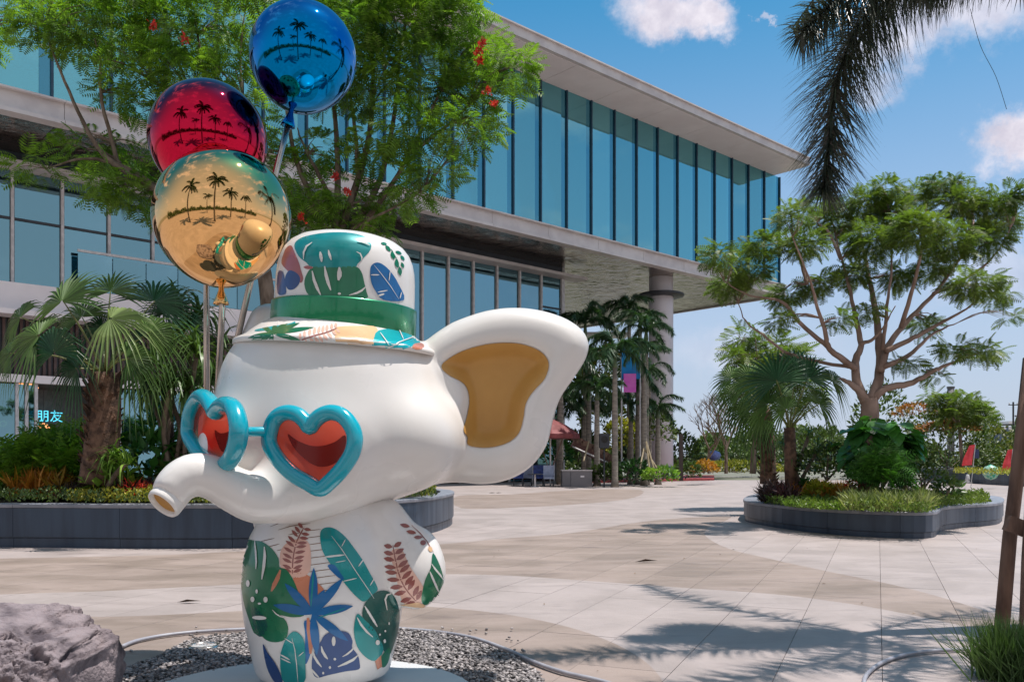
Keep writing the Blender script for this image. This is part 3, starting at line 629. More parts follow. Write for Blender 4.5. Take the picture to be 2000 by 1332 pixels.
# fan palms -----------------------------------------------------------
def fan_leaf(parent, c0, hub, R, nrm, mat, seg=26, spread=235, droop=.35, seed=0, outdir=None):
    q = random.Random(seed); c0 = Vector(c0); hub = Vector(hub); o = (outdir or (hub - c0)).normalized(); n = Vector(nrm).normalized()
    yv = (o - n * o.dot(n)).normalized(); xv = yv.cross(n)
    mb = MB(); V = []; F = []
    for k in range(seg):
        a = math.radians(spread) * ((k + .5) / seg - .5); da = math.radians(spread) / seg * .5
        Rk = R * (1 - .16 * abs(a) / 2.1) * q.uniform(.93, 1.05); base = len(V)
        for j, (t, wf) in enumerate(((.03, 1), (.30, 1), (.48, .86), (.74, .42), (1.0, .03))):
            r_ = Rk * t; half = min(r_ * math.tan(da), R * .52 * math.tan(da)) * wf
            dirv_ = yv * math.cos(a) + xv * math.sin(a); side = xv * math.cos(a) - yv * math.sin(a)
            z = Vector((0, 0, -1)) * (droop * R * max(0, t - .35) ** 2 * 1.6 * q.uniform(.85, 1.2)) - n * (.10 * R * t * abs(math.sin(a)))
            c_ = hub + dirv_ * r_ + z; pl_ = n * (half * .5)
            V += [c_ - side * half + pl_ * (1 if t < .6 else 0), c_ - pl_ * (.8 if t < .9 else 0), c_ + side * half + pl_ * (1 if t < .6 else 0)]
        for j in range(4):
            b = base + j * 3
            F += [(b, b + 1, b + 4, b + 3), (b + 1, b + 2, b + 5, b + 4)]
    lf = mesh('palm_leaf', V, F, mat, parent)
    mid_ = (c0 + hub) / 2 + Vector((0, 0, (hub - c0).length * .08))
    mesh_ = MB().tube(catmull([c0, mid_, hub + yv * R * .05], 4), [.028, .026, .023, .02, .018, .016, .014, .012, .01], 5)
    mesh_.build('leaf_stalk', stalk, lf); return lf
stalk = M('leaf stalk', (.22, .25, .07), .5, col2=(.14, .14, .05), scale=4)
deadleaf = leafmat('dead fan leaf', (.30, .22, .12), (.2, .13, .07), .2, .2, .8)
def shaggy_trunk(T, base, top, r, mat=fibre, n=150, seed=2):
    q = np.random.default_rng(seed); base = Vector(base); top = Vector(top); mb = MB()
    mb.tube(catmull([base, base.lerp(top, .5) + Vector((.04, 0, 0)), top], 5), [r * (1.12 - .2 * i / 10) for i in range(11)], 14); mb.build('trunk', mat, T, True)
    pos = []; d = []
    for i in range(n):
        t = q.uniform(.0, 1); a = q.uniform(0, 6.28); p = base.lerp(top, t) + Vector((math.cos(a), math.sin(a), 0)) * r * .92; pos.append(p); d.append((math.cos(a) * .8, math.sin(a) * .8, q.uniform(.3, 1.2)))
    tb = (np.array([(-.3, 0, 0), (.3, 0, 0), (.16, 1, .1), (-.16, 1, .1), (0, .5, .22)]), np.array([(0, 1, 4), (1, 2, 4), (2, 3, 4), (3, 0, 4)]))
    V, F = scatter(*tb, pos, d, q.uniform(.10, .2, n), q.normal(0, .3, n)); mesh('leaf_base', V, F, mat, T, kind='stuff')
def fanpalm(label, base, top, r, fans, Y, shag=True, group='fan palms in the planters', seed=0, nm='fan_palm'):
    b = P(*base, Y); t = P(*top, Y); T = thing(nm, tuple(b), label, 'palm', group)
    if shag: shaggy_trunk(T, b, t, r, seed=seed + 2)
    else: MB().tube([b, b.lerp(t, .5), t], [r * 1.1, r, r * .9], 10).build('trunk', fibre, T, True)
    for k, (fx, fy, R, dz, nx, nz, m, dr) in enumerate(fans):
        h = P(fx, fy, Y + dz); Rm = R * Y / FP
        fan_leaf(T, t + Vector((0, 0, -.05)), h, Rm, (nx, -1, nz), m, droop=dr, seed=seed * 50 + k)
    return T
fanpalm('stout fan palm with shaggy brown trunk at the left of the long planter', (190, 945), (205, 728), .29, [
    (120, 590, 118, -.6, -.5, .7, lf_fan, .25), (215, 622, 100, -1.0, .1, .9, lf_fanl, .7), (75, 655, 105, -.8, -.4, .6, lf_fan, .5), (105, 690, 112, -1.1, -.3, .1, lf_fan2, 1.2), (300, 590, 110, .5, .5, .8, lf_fan2, .3),
    (215, 570, 95, .4, .1, .9, lf_fan, .2), (160, 620, 100, .8, -.2, .8, lf_fan, .4), (40, 620, 90, .4, -.7, .5, lf_fan, .6), (290, 650, 90, -.4, .5, .4, lf_fan, .9), (250, 700, 85, -.7, .4, .2, lf_fan, 1.3), (150, 720, 80, -.5, -.3, .1, lf_fan2, 1.2), (20, 690, 70, 0, -.6, .3, lf_fan, .8), (200, 640, 80, .9, 0, .6, lf_fan2, .6)], 15.9, seed=1)
fanpalm('broad dark fan palm standing between the other palms of the long planter', (330, 940), (325, 740), .12, [
    (330, 610, 85, .3, .2, .6, lf_fan2, .3), (370, 640, 70, 0, .4, .5, lf_fan2, .6), (280, 660, 70, -.2, -.3, .4, lf_fan2, .7), (390, 720, 60, -.3, .3, .3, lf_fan, 1.0), (300, 740, 60, -.4, -.2, .3, lf_fan2, 1.1), (350, 690, 70, .4, .1, .5, lf_fan, .6)], 17.0, False, seed=3)
# strap-leaved clump (pandanus) right of it: many stems with rosettes
def strap(n=5):
    V = []; F = []
    for i in range(n):
        t = i / (n - 1); y = t * (1 - .25 * t); z = .35 * t - .75 * t * t * t; w_ = .035 * (1 - t ** 3) + .003; V += [(-w_, y, z + w_ * .4), (w_, y, z + w_ * .4)]
    return np.array(V), np.array([(2 * i, 2 * i + 1, 2 * i + 3, 2 * i + 2) for i in range(n - 1)])
STR = strap()
def rosettes(name, label, base, stems, Y, mat, L=.7, n=46, group=None, r=.045, bk=bark, cat='shrub', seed=4):
    q = np.random.default_rng(seed); b = P(*base, Y); T = thing(name, tuple(b), label, cat, group); mb = MB()
    for i, (x, y, dz) in enumerate(stems):
        e = P(x, y, Y + dz); s0 = b + Vector((q.uniform(-.25, .25), q.uniform(-.2, .2), 0)); m_ = s0.lerp(e, .5) + Vector((q.normal(0, .08), 0, 0)); mb.tube(catmull([s0, m_, e], 4), r, 7)
        v = q.normal(size=(n, 3)); v[:, 2] = v[:, 2] * .6 + .35; pos = np.array(e) + q.normal(0, .04, (n, 3)); V, F = scatter(*STR, pos, v, q.uniform(.7, 1.15, n) * L); mesh('leaf_rosette', V, F, mat, T)
    mb.build('stem', bk, T, True); return T
rosettes('pandanus', 'many-stemmed pandanus with arching strap leaves behind the balloon rods', (345, 935), [(300, 700, 0), (345, 665, .5), (385, 690, -.3), (410, 740, .3), (330, 760, -.4), (370, 770, -.2), (290, 760, .2), (430, 680, .6), (390, 620, .8), (340, 600, .9), (440, 800, .2)], 16.6, lf_fan, .85, 54)
rosettes('pandanus', 'low pandanus tuft right of the shaggy palm trunk', (240, 950), [(225, 895, 0), (245, 905, -.3), (215, 915, .2)], 15.7, lf_lime, .55, 30, seed=8)
# right planter fan palms
fanpalm('front fan palm of the right planter with wide open blue-green leaves', (1546, 948), (1542, 835), .14, [
    (1518, 745, 85, -.9, -.3, .3, lf_fan2, .25), (1580, 740, 82, -.6, .3, .4, lf_fan2, .3), (1500, 790, 70, -.5, -.4, .3, lf_fan, .7), (1600, 790, 70, -.3, .5, .3, lf_fan, .8), (1555, 720, 75, .4, 0, .8, lf_fan2, .2), (1535, 800, 62, -.8, 0, .1, lf_fan, 1.2), (1625, 745, 66, .4, .6, .5, lf_fan, .8), (1480, 750, 62, .5, -.5, .5, lf_fan, .7)], 20.3, False, seed=5)
fanpalm('back fan palm of the right planter with shaggy trunk and hanging leaves', (1500, 945), (1492, 800), .2, [
    (1465, 740, 66, -.3, -.4, .5, lf_fan, .6), (1440, 770, 62, 0, -.5, .4, lf_fan, 1.0), (1460, 800, 64, -.3, -.3, .2, lf_fan, 1.3), (1500, 740, 62, .3, .1, .8, lf_fan, .4), (1430, 740, 60, .5, -.6, .6, lf_fan, .6), (1485, 820, 58, -.5, -.1, .1, lf_fan, 1.3), (1530, 770, 50, .4, .4, .4, lf_fan, .9)], 24.0, seed=7)
rosettes('pandanus', 'thin-stemmed strap-leaved clump at the foot of the front fan palm', (1560, 950), [(1530, 870, 0), (1580, 850, .3), (1600, 875, 0), (1545, 905, -.2)], 20.6, lf_fan, .5, 26, seed=12)
# big-leaved dark bush
def bigleaf(label, cx, cy, rx, rz, Y, n, size, mat, seed):
    q = np.random.default_rng(seed); c = P(cx, cy, Y); a, b = rx * Y / FP, rz * Y / FP; T = thing('broadleaf_bush', (c.x, c.y, c.z - b), label, 'shrub'); mb = MB()
    me0 = None
    for k in range(n):
        v = Vector(q.normal(size=3)); v.y = -abs(v.y) * 1.2 if k % 4 else v.y; v.z = v.z * .9; v.normalize(); p = c + Vector((v.x * a, v.y * a, v.z * b)) * q.uniform(.55, 1)
        s = size * q.uniform(.7, 1.25); d = Vector((v.x * .7, v.y * .6, -.35 + q.normal(0, .25))).normalized()
        V = []; prof = [(0, .0), (.12, .36), (.35, .5), (.6, .42), (.82, .22), (1, 0)]
        sd_ = d.cross(Vector((0, 0, 1))).normalized(); nn_ = sd_.cross(d).normalized()
        for t, wv in prof:
            for s2 in (-1, -.5, 0, .5, 1): V.append(p + d * (t * s) + sd_ * (wv * s * s2) + nn_ * (s * (.14 * abs(s2) * wv * 2 - .22 * t * t + .015 * math.sin(t * 20 + s2))))
        F = [(i * 5 + j, i * 5 + j + 1, i * 5 + j + 6, i * 5 + j + 5) for i in range(5) for j in range(4)]
        mesh('leaf', V, F, mat, T, True)
        if k % 2 == 0: mb.tube([c + Vector((0, 0, -b)), (c + p) / 2 + Vector((0, 0, -.1)), p], [.02, .012, .008], 4)
    mb.build('stem', bark, T); return T
bigleaf('dark glossy bush of very large round leaves under the umbrella tree', 1712, 868, 68, 66, 19.3, 110, .44, lf_dark, 3)
bush('fern_bush', 'bright feathery green bush in front of the large-leaved bush', P(1722, 945, 18.3), (.42, .4, .62), 240, .32, leafmat('fern green', (.07, .19, .03), (.035, .11, .02), .25), tpl=PIN2, sd=5)
bush('fern_bush', 'loose grey-green leafy bush left of the large-leaved bush', P(1615, 930, 20.2), (.75, .7, .75), 700, .13, lf_hedge, sd=6)
bush('fern_bush', 'low green bush at the right edge of the right planter', P(1800, 950, 19.0), (.7, .6, .45), 500, .12, lf_hedge, sd=7)
for i, (px, py, Y, r_, m_, lb) in enumerate(((1600, 968, 19.5, .3, lf_yel, 'small yellow-green shrub among the orange croton'), (1690, 975, 18.2, .28, lf_wine, 'small wine-leaved clump in front of the bright bush'), (1850, 965, 19.5, .34, lf_fan, 'small strap-leaved clump near the right end of the planter'), (1575, 965, 20.5, .35, lf_dark, 'small dark glossy shrub beside the front fan palm'))):
    bush('small_shrub', lb, P(px, py, Y), (r_, r_, r_ * .9), 160, .17, m_, sd=200 + i)
MB().tube([P(1770, 962, 18.2), P(1765, 935, 18.2), P(1752, 905, 18.3)], [.05, .045, .035], 8).build('leaning_stem', bark, None, True, label='short bare leaning stem right of the bright feathery bush', cat='stem')
zR, zL = .53, .78
carpet('green_groundcover', 'small-leaved green ground cover along the front of the right planter', [(1495, 984), (1560, 994), (1700, 1001), (1815, 1003), (1836, 993), (1935, 983), (1920, 971), (1700, 971), (1515, 973)], zR, 20000, .07, leafmat('bright groundcover', (.17, .23, .04), (.07, .13, .025), .3), h=.24, sd=2)
carpet('orange_croton', 'orange croton row in the right planter', [(1545, 983), (1650, 987), (1655, 974), (1560, 972)], zR, 2600, .36, lf_org, tn, 2.5, .18, 3)
carpet('wine_leaved_plants', 'dark wine-leaved tuft at the left end of the right planter', [(1486, 982), (1550, 988), (1556, 975), (1498, 972)], zR, 1500, .36, lf_wine, tn, 1.6, .25, 4)
carpet('variegated_grass', 'variegated cream and green grass in the right planter', [(1650, 998), (1812, 1001), (1822, 987), (1650, 984)], zR, 5000, .3, lf_var, tn, 1.8, .2, 5)
carpet('lime_groundcover', 'lime ground cover patch in the right planter', [(1530, 990), (1650, 998), (1655, 989), (1545, 983)], zR, 4000, .08, lf_lime, h=.14, sd=6)
bush('red_flower', 'small red flower spike in front of the orange croton', P(1665, 955, 18.4), (.16, .1, .2), 60, .07, lf_red, kids=False, cat='flower')
carpet('green_groundcover', 'small-leaved green ground cover along the long planter', [(-300, 988), (0, 982), (250, 983), (500, 985), (700, 982), (850, 970), (850, 962), (500, 955), (0, 955), (-300, 960)], zL, 26000, .075, lf_hedge, h=.26, sd=8)
carpet('yellow_groundcover', 'yellow ground cover patch under the pandanus', [(130, 981), (420, 984), (400, 966), (180, 966)], zL, 6000, .075, lf_yel, h=.3, sd=9)
carpet('yellow_groundcover', 'yellow ground cover at the rounded right end of the long planter', [(770, 974), (850, 968), (845, 958), (770, 960)], zL, 1300, .07, lf_yel, h=.26, sd=10)
carpet('orange_croton', 'orange croton row at the left of the long planter', [(20, 975), (125, 976), (135, 966), (30, 965)], zL, 2600, .42, lf_org, tn, 3, .3, 11)
carpet('wine_leaved_plants', 'dark wine-leaved plants round the shaggy palm trunk', [(110, 977), (310, 979), (300, 966), (120, 965)], zL, 4200, .2, lf_wine, tn, 1.6, .3, 12)
k = 0
for (x, y, Y, rx, rz, n, s, m, tp, lab) in ((95, 935, 17.3, 1.0, 1.0, 420, .42, lf_tree, PIN2, 'lacy fern bush left of the shaggy palm trunk'), (30, 940, 17.6, .7, .6, 260, .4, lf_hedge, PIN2, 'small lacy bush by the shop door frame'),
    (285, 945, 16.8, .8, .95, 260, .32, lf_dark, tl, 'dark broadleaf bush between the palm trunks'), (225, 950, 15.9, .35, .5, 90, .3, lf_lime, tl, 'lime broadleaf plant close to the shaggy palm trunk'), (390, 950, 16.8, .8, .8, 500, .2, lf_hedge, tl, 'mid green bush behind the trunk of the sculpture'),
    (600, 950, 17, 1.2, .9, 600, .2, lf_hedge, tl, 'green bush behind the head of the sculpture'), (140, 900, 18.3, .6, .9, 200, .4, lf_tree, PIN2, 'slender lacy shrub in front of the open shop door'), (330, 890, 18.6, .8, 1.0, 300, .3, lf_dark, tl, 'tall dark bush behind the pandanus stems'),
    (260, 968, 15.6, .3, .25, 120, .16, lf_red, tn, 'low crimson-leaved plant among the wine-leaved plants')):
    k += 1; bush('planter_shrub', lab, P(x, y, Y), (rx, rx * .8, rz * (.7 if x < 150 else 1)), n, s, m, tpl=tp, sd=20 + k)
# ------------------------------------------------------------------ foxtail palms
def frond_mesh(name, pts, n, L, w_, nseg=2, mat=lf_palm, seed=0, plume=1.0, down=.5, fwd=.75):
    q = np.random.default_rng(seed); P_ = catmull([Vector(p) for p in pts], 8); m = len(P_); V = []; F = []
    for i in range(n):
        t = .12 + .88 * i / n; s = t * (m - 1); a = int(s); f = s - a; p = P_[a].lerp(P_[min(a + 1, m - 1)], f); tg = (P_[min(a + 1, m - 1)] - P_[max(a - 1, 0)]).normalized()
        ref = tg.orthogonal().normalized(); b = tg.cross(ref)
        for c in range(3):
            ang = q.uniform(0, 6.283); rad = ref * math.cos(ang) + b * math.sin(ang); d = (rad * plume + tg * fwd).normalized(); l = L * (math.sin(math.pi * min(1, .15 + t * .8)) * .6 + .45) * q.uniform(.75, 1.1)
            sd_ = d.cross(Vector((0, 0, 1))); sd_ = sd_.normalized() if sd_.length > .01 else ref; k = len(V); w = w_ * q.uniform(.7, 1.2)
            for j in range(nseg + 1):
                u = j / nseg; c_ = p + d * (l * u) + Vector((0, 0, -down * l * u * u)); ww = w * (1 - u) + w * .08 if nseg == 1 else w * (.7 + .6 * u if u < .4 else 1.25 * (1 - u) + .06)
                V += [c_ - sd_ * ww, c_ + sd_ * ww]
            F += [(k + 2 * j, k + 2 * j + 1, k + 2 * j + 3, k + 2 * j + 2) for j in range(nseg)]
    mb = MB(); mb.V = [tuple(v) for v in V]; mb.F = F; R = [w_ * 1.6 * (1 - .8 * i / (m - 1)) + .004 for i in range(m)]
    mb.tube(P_, R, 5); me = bpy.data.meshes.new(name); me.from_pydata(mb.V, [], mb.F); me.materials.append(mat); return me
far_fronds = [frond_mesh('frond', [(0, 0, 0), (.9, 0, .75 - k * .25), (1.9, 0, .75 - k * .5), (2.7, 0, -.1 - k * .6)], 70, .66, .045, 1, seed=30 + k) for k in range(3)]
def foxtail(label, px, py, Y, s=1.0, seed=0, nf=11, group='foxtail palms under the overhang', base_z=0.0, rad=.17, pos=None):
    q = random.Random(seed); top = P(px, py, Y) if pos is None else Vector(pos); b = Vector((top.x, top.y, base_z)); T = thing('foxtail_palm', tuple(b), label, 'palm', group)
    h = top.z - base_z
    prof = [(rad * 1.5, 0), (rad * 1.1, h * .06), (rad, h * .3), (rad * 1.05, h * .5), (rad * .8, h * .8), (rad * .75, h - 1.0 * s)]
    MB().lathe(prof, b, 12, cap=True).build('trunk', palmbark, T, True)
    MB().lathe([(rad * .78, h - 1.0 * s), (rad * .85, h - .8 * s), (rad * .5, h)], b, 10).build('crownshaft', M('green crownshaft', (.08, .12, .05), .4), T, True)
    for k in range(nf):
        me = far_fronds[k % 3]; o = bpy.data.objects.new('frond', me); COL.objects.link(o); o.parent = T
        o.location = Vector((0, 0, h)); o.rotation_euler = (q.uniform(-.15, .15), q.uniform(-.6, .3), k * 2.4 + q.uniform(-.3, .3)); o.scale = (s * q.uniform(.85, 1.1),) * 3
    return T
fl = [(1095, 690, 55, 1.0, 'foxtail palm with ringed trunk just right of the sculpture ear'), (1143, 632, 60, 1.1, 'tall foxtail palm with dark crown touching the soffit, right of the lower windows'), (1166, 760, 52, .8, 'short foxtail palm behind the maroon umbrella'),
      (1201, 690, 50, 1.0, 'foxtail palm left of the blue hanging banner'), (1229, 608, 62, .9, 'tallest foxtail palm, crown above the blue hanging banner'), (1262, 645, 54, .72, 'foxtail palm with pinkish trunk between banner and column'),
      (1232, 790, 56, .8, 'low dark foxtail palm behind the black speaker'), (1258, 690, 53, .68, 'foxtail palm standing a little left of the column'), (1250, 625, 57, .68, 'foxtail palm with high crown in the gap right of the banner'), (1246, 745, 55, .7, 'lower foxtail palm close to the banner posts')]
for i, (a, b, c, s, lab) in enumerate(fl): foxtail(lab, a, b, c, s * .85, i, 10)
# palms standing behind the camera, seen in the mirror balloons
for i, (x, y, h) in enumerate(((-1.3, -1.3, 10.5), (4.2, -4.0, 8.5), (-7.5, -1.0, 8.5), (11, -3, 9), (-4.0, -13, 9.0))):
    foxtail(['nearest palm mirrored in the balloons', 'palm mirrored at the right of the balloons', 'palm mirrored at the left rim of the balloons', 'palm mirrored at the right rim of the balloons', 'farthest tall palm mirrored in the balloons'][i], 0, 0, 0, 1.0, 40 + i, 12, 'palms mirrored in the balloons', pos=(x, y, h))
# near palm at the right, only its hanging fronds in view
near_fr = MB()
np_top = Vector((4.9, 7.9, 6.5))
T = thing('foxtail_palm', (4.9, 7.9, 0), 'near palm whose long bushy frond hangs into the top right corner', 'palm')
MB().lathe([(.22, 0), (.16, .6), (.15, 3), (.13, 5.4)], (4.9, 7.9, 0), 16).build('trunk', palmbark, T, True)
MB().lathe([(.13, 5.4), (.14, 5.7), (.07, 6.55)], (4.9, 7.9, 0), 14).build('crownshaft', MATS['green crownshaft'], T, True)
lf_near = leafmat('near palm leaflet', (.06, .075, .055), (.03, .04, .035), .2, .4, .4)
frs = [([np_top, P(1990, -160, 7.9), P(1800, -90, 7.9), P(1690, 30, 7.9), P(1635, 160, 7.9), P(1618, 290, 7.9), P(1608, 375, 7.9)], 560, .52, .0085),
       ([np_top, P(1960, -240, 7.4), P(1700, -330, 7.2), P(1480, -300, 7.0), P(1380, -230, 6.9)], 220, .42, .011), ([np_top, P(1960, -140, 7.9), P(1860, -100, 7.6), P(1760, -40, 7.4)], 220, .42, .009),
       ([np_top, P(2050, -300, 7.0), P(1900, -420, 6.3), P(1700, -420, 5.8), P(1600, -330, 5.5)], 220, .42, .011), ([np_top, P(2150, -200, 7.2), P(2150, -200, 6.6), P(2100, -60, 6.1)], 70, .4, .014), ([np_top, P(1960, -170, 7.7), P(1850, -120, 7.6), P(1720, -50, 7.6), P(1620, 10, 7.6), P(1565, 70, 7.6)], 300, .42, .0085), ([np_top, P(2000, -120, 7.7), P(1920, -90, 7.5), P(1850, -60, 7.4), P(1800, -10, 7.4)], 200, .36, .0085), ([np_top, (5.9, 8.6, 7.2), (6.9, 9.1, 6.9), (7.5, 9.4, 6.0)], 60, .42, .014),
       ([np_top, (4.4, 9.0, 7.3), (3.9, 10.0, 7.3), (3.5, 10.9, 6.9)], 70, .42, .014), ([np_top, (5.3, 6.8, 7.3), (5.4, 5.7, 7.0), (5.4, 5.2, 6.3)], 60, .42, .014), ([np_top, (6.0, 7.6, 7.3), (7.2, 7.3, 7.1), (8.0, 7.2, 6.2)], 60, .42, .014)]
for k, (pts, n, L, w_) in enumerate(frs):
    me = frond_mesh('frond', pts, n, L, w_, 3, lf_near, 60 + k, 1.0, .38, .38); o = link('frond', me, T)
mb = MB().tube(catmull([P(1895, 18, 7.0), P(1915, 90, 7.0), P(1945, 150, 7.0), P(1966, 214, 7.0)], 5), [.002] * 16, 4); mb.build('hanging_fibre', lf_near, T)
me = frond_mesh('frond', [np_top, P(2060, -160, 6.6), P(2010, -70, 6.6), P(1990, -30, 6.6)], 50, .22, .008, 2, lf_near, 77); link('frond', me, T)
# wooden props and grass tuft at its foot
m_wood = M('weathered prop wood', (.20, .12, .085), .85, col2=(.10, .06, .045), scale=3, bump=.6, bscale=14, stretch=(3, 3, .5))
prop = thing('tree_prop', G(1965, 1235), 'weathered wooden tree prop with cross brace at the right edge', 'tree prop')
Yp = 7.6
MB().tube([P(1955, 1245, Yp), P(1972, 1050, Yp + .02), P(1996, 850, Yp + .05), P(2010, 700, Yp + .1)], [.062, .058, .055, .05], 14).build('pole', m_wood, prop, True)
MB().tube([P(2010, 1330, 7.0), P(2016, 1100, 7.2), P(2028, 860, 7.5), P(2034, 700, 7.6)], [.085, .08, .075, .07], 14).build('pole', m_wood, prop, True)
a_ = P(1966, 1020, 7.35); b_ = P(2080, 1062, 7.35); ax = (b_ - a_).normalized(); MB().box((a_ + b_) / 2, ((b_ - a_).length, .07, .13), ax=(ax, Vector((0, 1, 0)), ax.cross(Vector((0, 1, 0))))).build('cross_brace', m_wood, prop)
def tuft(label, p, n, L, mat, sp=.3, sd=1, tpl=None):
    q = np.random.default_rng(sd); pos = np.array(p) + np.stack([q.normal(0, sp, n), q.normal(0, sp * .8, n), np.zeros(n)], 1); v = q.normal(size=(n, 3)) * .42; v[:, 2] = 1
    tb = (np.array([(-.006, 0, 0), (.006, 0, 0), (-.0055, .55, -.02), (.0055, .55, -.02), (0, 1, -.2)]), np.array([(0, 1, 3), (0, 3, 2), (2, 3, 4)]))
    V, F = scatter(*tb, pos, v, q.uniform(.5, 1.15, n) * L, q.uniform(0, 6.3, n), .9 / L * .8); return mesh('grass_tuft', V, F, mat, None, label=label, cat='grass tuft')
tuft('thick green grass tuft at the foot of the wooden prop', G(1985, 1325), 2600, .42, lf_grass, .10)
# ------------------------------------------------------------------ under the overhang
m_maroon = M('maroon canvas', (.20, .035, .04), .7, col2=(.15, .03, .03), scale=3)
um = thing('parasol', G(1096, 945), 'maroon parasol beside the sculpture ear', 'parasol'); c = P(1075, 832, 52)
Vp = []; R_ = 1.75
mb = MB().lathe([(R_, -.75), (R_ * 1.0, -.5), (R_ * .55, .05), (.05, .45)], c, 8); mb.build('canopy', m_maroon, um)
MB().tube([(c.x, c.y, .02), (c.x, c.y, c.z + .5)], .05, 8).build('pole', m_wf, um)
for dx in (-1, 1): MB().tube([(c.x + dx * .05, c.y, .9), (c.x + dx * .8, c.y - .2, c.z - .5)], .03, 6).build('strut', m_wood, um)
st = thing('outdoor_stair', P(1165, 925, 55), 'brown outdoor stair with pale handrail descending behind the palms', 'stair'); mst = M('stair red brown', (.11, .05, .04), .7)
a_, b_ = P(1120, 862, 55), P(1200, 905, 55); ax = (b_ - a_).normalized(); mb = MB().box((a_ + b_) / 2, ((b_ - a_).length, 1.6, .7), ax=(ax, Vector((0, 1, 0)), ax.cross(Vector((0, 1, 0))))); mb.build('flight', mst, st)
MB().tube([P(1118, 872, 54), P(1188, 904, 54)], .05, 6).build('handrail', m_wf, st)
for k in range(8):
    q = a_.lerp(b_, k / 8); MB().box(q + Vector((0, -.82, .2)), (.4, .05, .3)).build('step', m_wood, st)
spk = thing('speaker', P(1180, 875, 50), 'black loudspeaker on a pole among the palms', 'speaker'); c = P(1180, 861, 50); MB().box(c, (.56, .5, .82)).build('cabinet', m_darkm, spk); MB().tube([(c.x, c.y, 0), (c.x, c.y, c.z - .4)], .05, 8).build('stand', m_darkm, spk)
MB().lathe([(.2, 0), (.19, .02), (.05, .04)], c + Vector((0, -.26, .08)), 16, Vector((0, -1, 0))).build('speaker_cone', M('speaker mesh', (.02, .02, .02), .8), spk)
m_box = M('grey steel box', (.20, .19, .20), .5, metal=.2, col2=(.16, .155, .165), scale=1)
bx = thing('utility_box', G(1126, 950), 'grey steel utility box standing before the palms', 'utility box'); c = G(1126, 950); MB().box(c + Vector((0, 0, .47)), (1.72, 1.1, .92)).build('cabinet', m_box, bx)
MB().box(c + Vector((0, 0, .95)), (1.8, 1.18, .06)).build('lid', m_fascia, bx); MB().box(c + Vector((-.38, -.56, .46)), (.02, .02, .84)).build('door_seam', m_darkm, bx); MB().box(c + Vector((.3, -.565, .6)), (.22, .02, .1)).build('nameplate', m_wht, bx)
# tables and chairs beside the utility box
m_bl = M('blue cover', (.02, .06, .30), .5, col2=(.01, .03, .12), scale=6); m_lbl = M('pale blue chair', (.30, .36, .50), .5)
for k, (px, Y, m) in enumerate(((1052, 52, m_bl), (1072, 51, m_lbl), (1030, 53, m_lbl), (1012, 52, m_bl))):
    p = Vector(((px - CX) / FP * Y, Y, 0)); t = thing('cafe_chair', p, ['blue-covered cafe chair by the ear of the sculpture', 'pale blue cafe chair next to the utility box', 'pale cafe chair partly behind the sculpture ear', 'second blue cafe chair hidden by the ear'][k], 'chair', 'cafe chairs')
    MB().box(p + Vector((0, 0, .5)), (.62, .6, .1)).build('seat', m, t); MB().box(p + Vector((0, .28, .88)), (.62, .1, .72)).build('backrest', m, t)
    for sx in (-1, 1):
        MB().box(p + Vector((sx * .3, 0, .7)), (.07, .56, .07)).build('armrest', m, t)
        for sy in (-1, 1): MB().box(p + Vector((sx * .26, sy * .25, .23)), (.06, .06, .46)).build('leg', m_darkm, t)
p = Vector((.050 * 51, 50, 0)); p.x = (1045 - CX) / FP * 50; t = thing('cafe_table', p, 'small round dark cafe table in front of the blue chairs', 'table'); MB().lathe([(.45, .72), (.45, .76), (.001, .76)], p, 24).build('tabletop', m_darkm, t); MB().tube([p + Vector((0, 0, .03)), p + Vector((0, 0, .72))], .05, 8).build('pedestal', m_wf, t); MB().lathe([(.28, 0), (.26, .03)], p, 16).build('foot', m_wf, t)
# hanging banner and coloured things
bn = thing('hanging_banner', P(1232, 710, 70), 'bright blue hanging banner with magenta panel below, between the palms', 'banner')
a_ = P(1232, 704, 53.5); MB().box(a_, (36 * 53.5 / FP, .15, 72 * 53.5 / FP)).build('blue_panel', M('banner blue', (.0, .20, .62), .5, col2=(0, .28, .7), scale=.8), bn); MB().box(P(1230, 748, 53.2), (24 * 53.5 / FP, .1, 36 * 53.5 / FP)).build('magenta_panel', M('banner magenta', (.62, .06, .55), .5, col2=(.7, .2, .6), scale=.8), bn)
MB().tube([P(1214, 668, 53.6), P(1214, 935, 53.6)], .05, 6).build('banner_post', m_wf, bn); MB().tube([P(1250, 668, 53.6), P(1250, 935, 53.6)], .05, 6).build('banner_post', m_wf, bn)
MB().box(P(1285, 720, 74), (14 * 74 / FP, .15, 80 * 74 / FP)).build('teal_board', M('teal board', (.02, .32, .30), .5), None, label='slim teal board between the palm trunks left of the column', cat='board')
wh = thing('far_canopy', P(1200, 770, 85), 'pale flat canopies seen between the palm trunks', 'canopy')
for q in ((1250, 772, 90, 8), (1180, 655, 90, 6), (1160, 800, 60, 12), (1270, 820, 70, 16)): MB().box(P(q[0], q[1], 84), (q[2] * 84 / FP, 2.5, q[3] * 84 / FP)).build('canopy_slab', m_wht, wh)
MB().box(P(1330, 893, 51), (.22, .22, 2.75)).build('dark_post', M('bronze post', (.04, .025, .02), .5), None, label='dark slender bronze post in front of the pale column', cat='post')
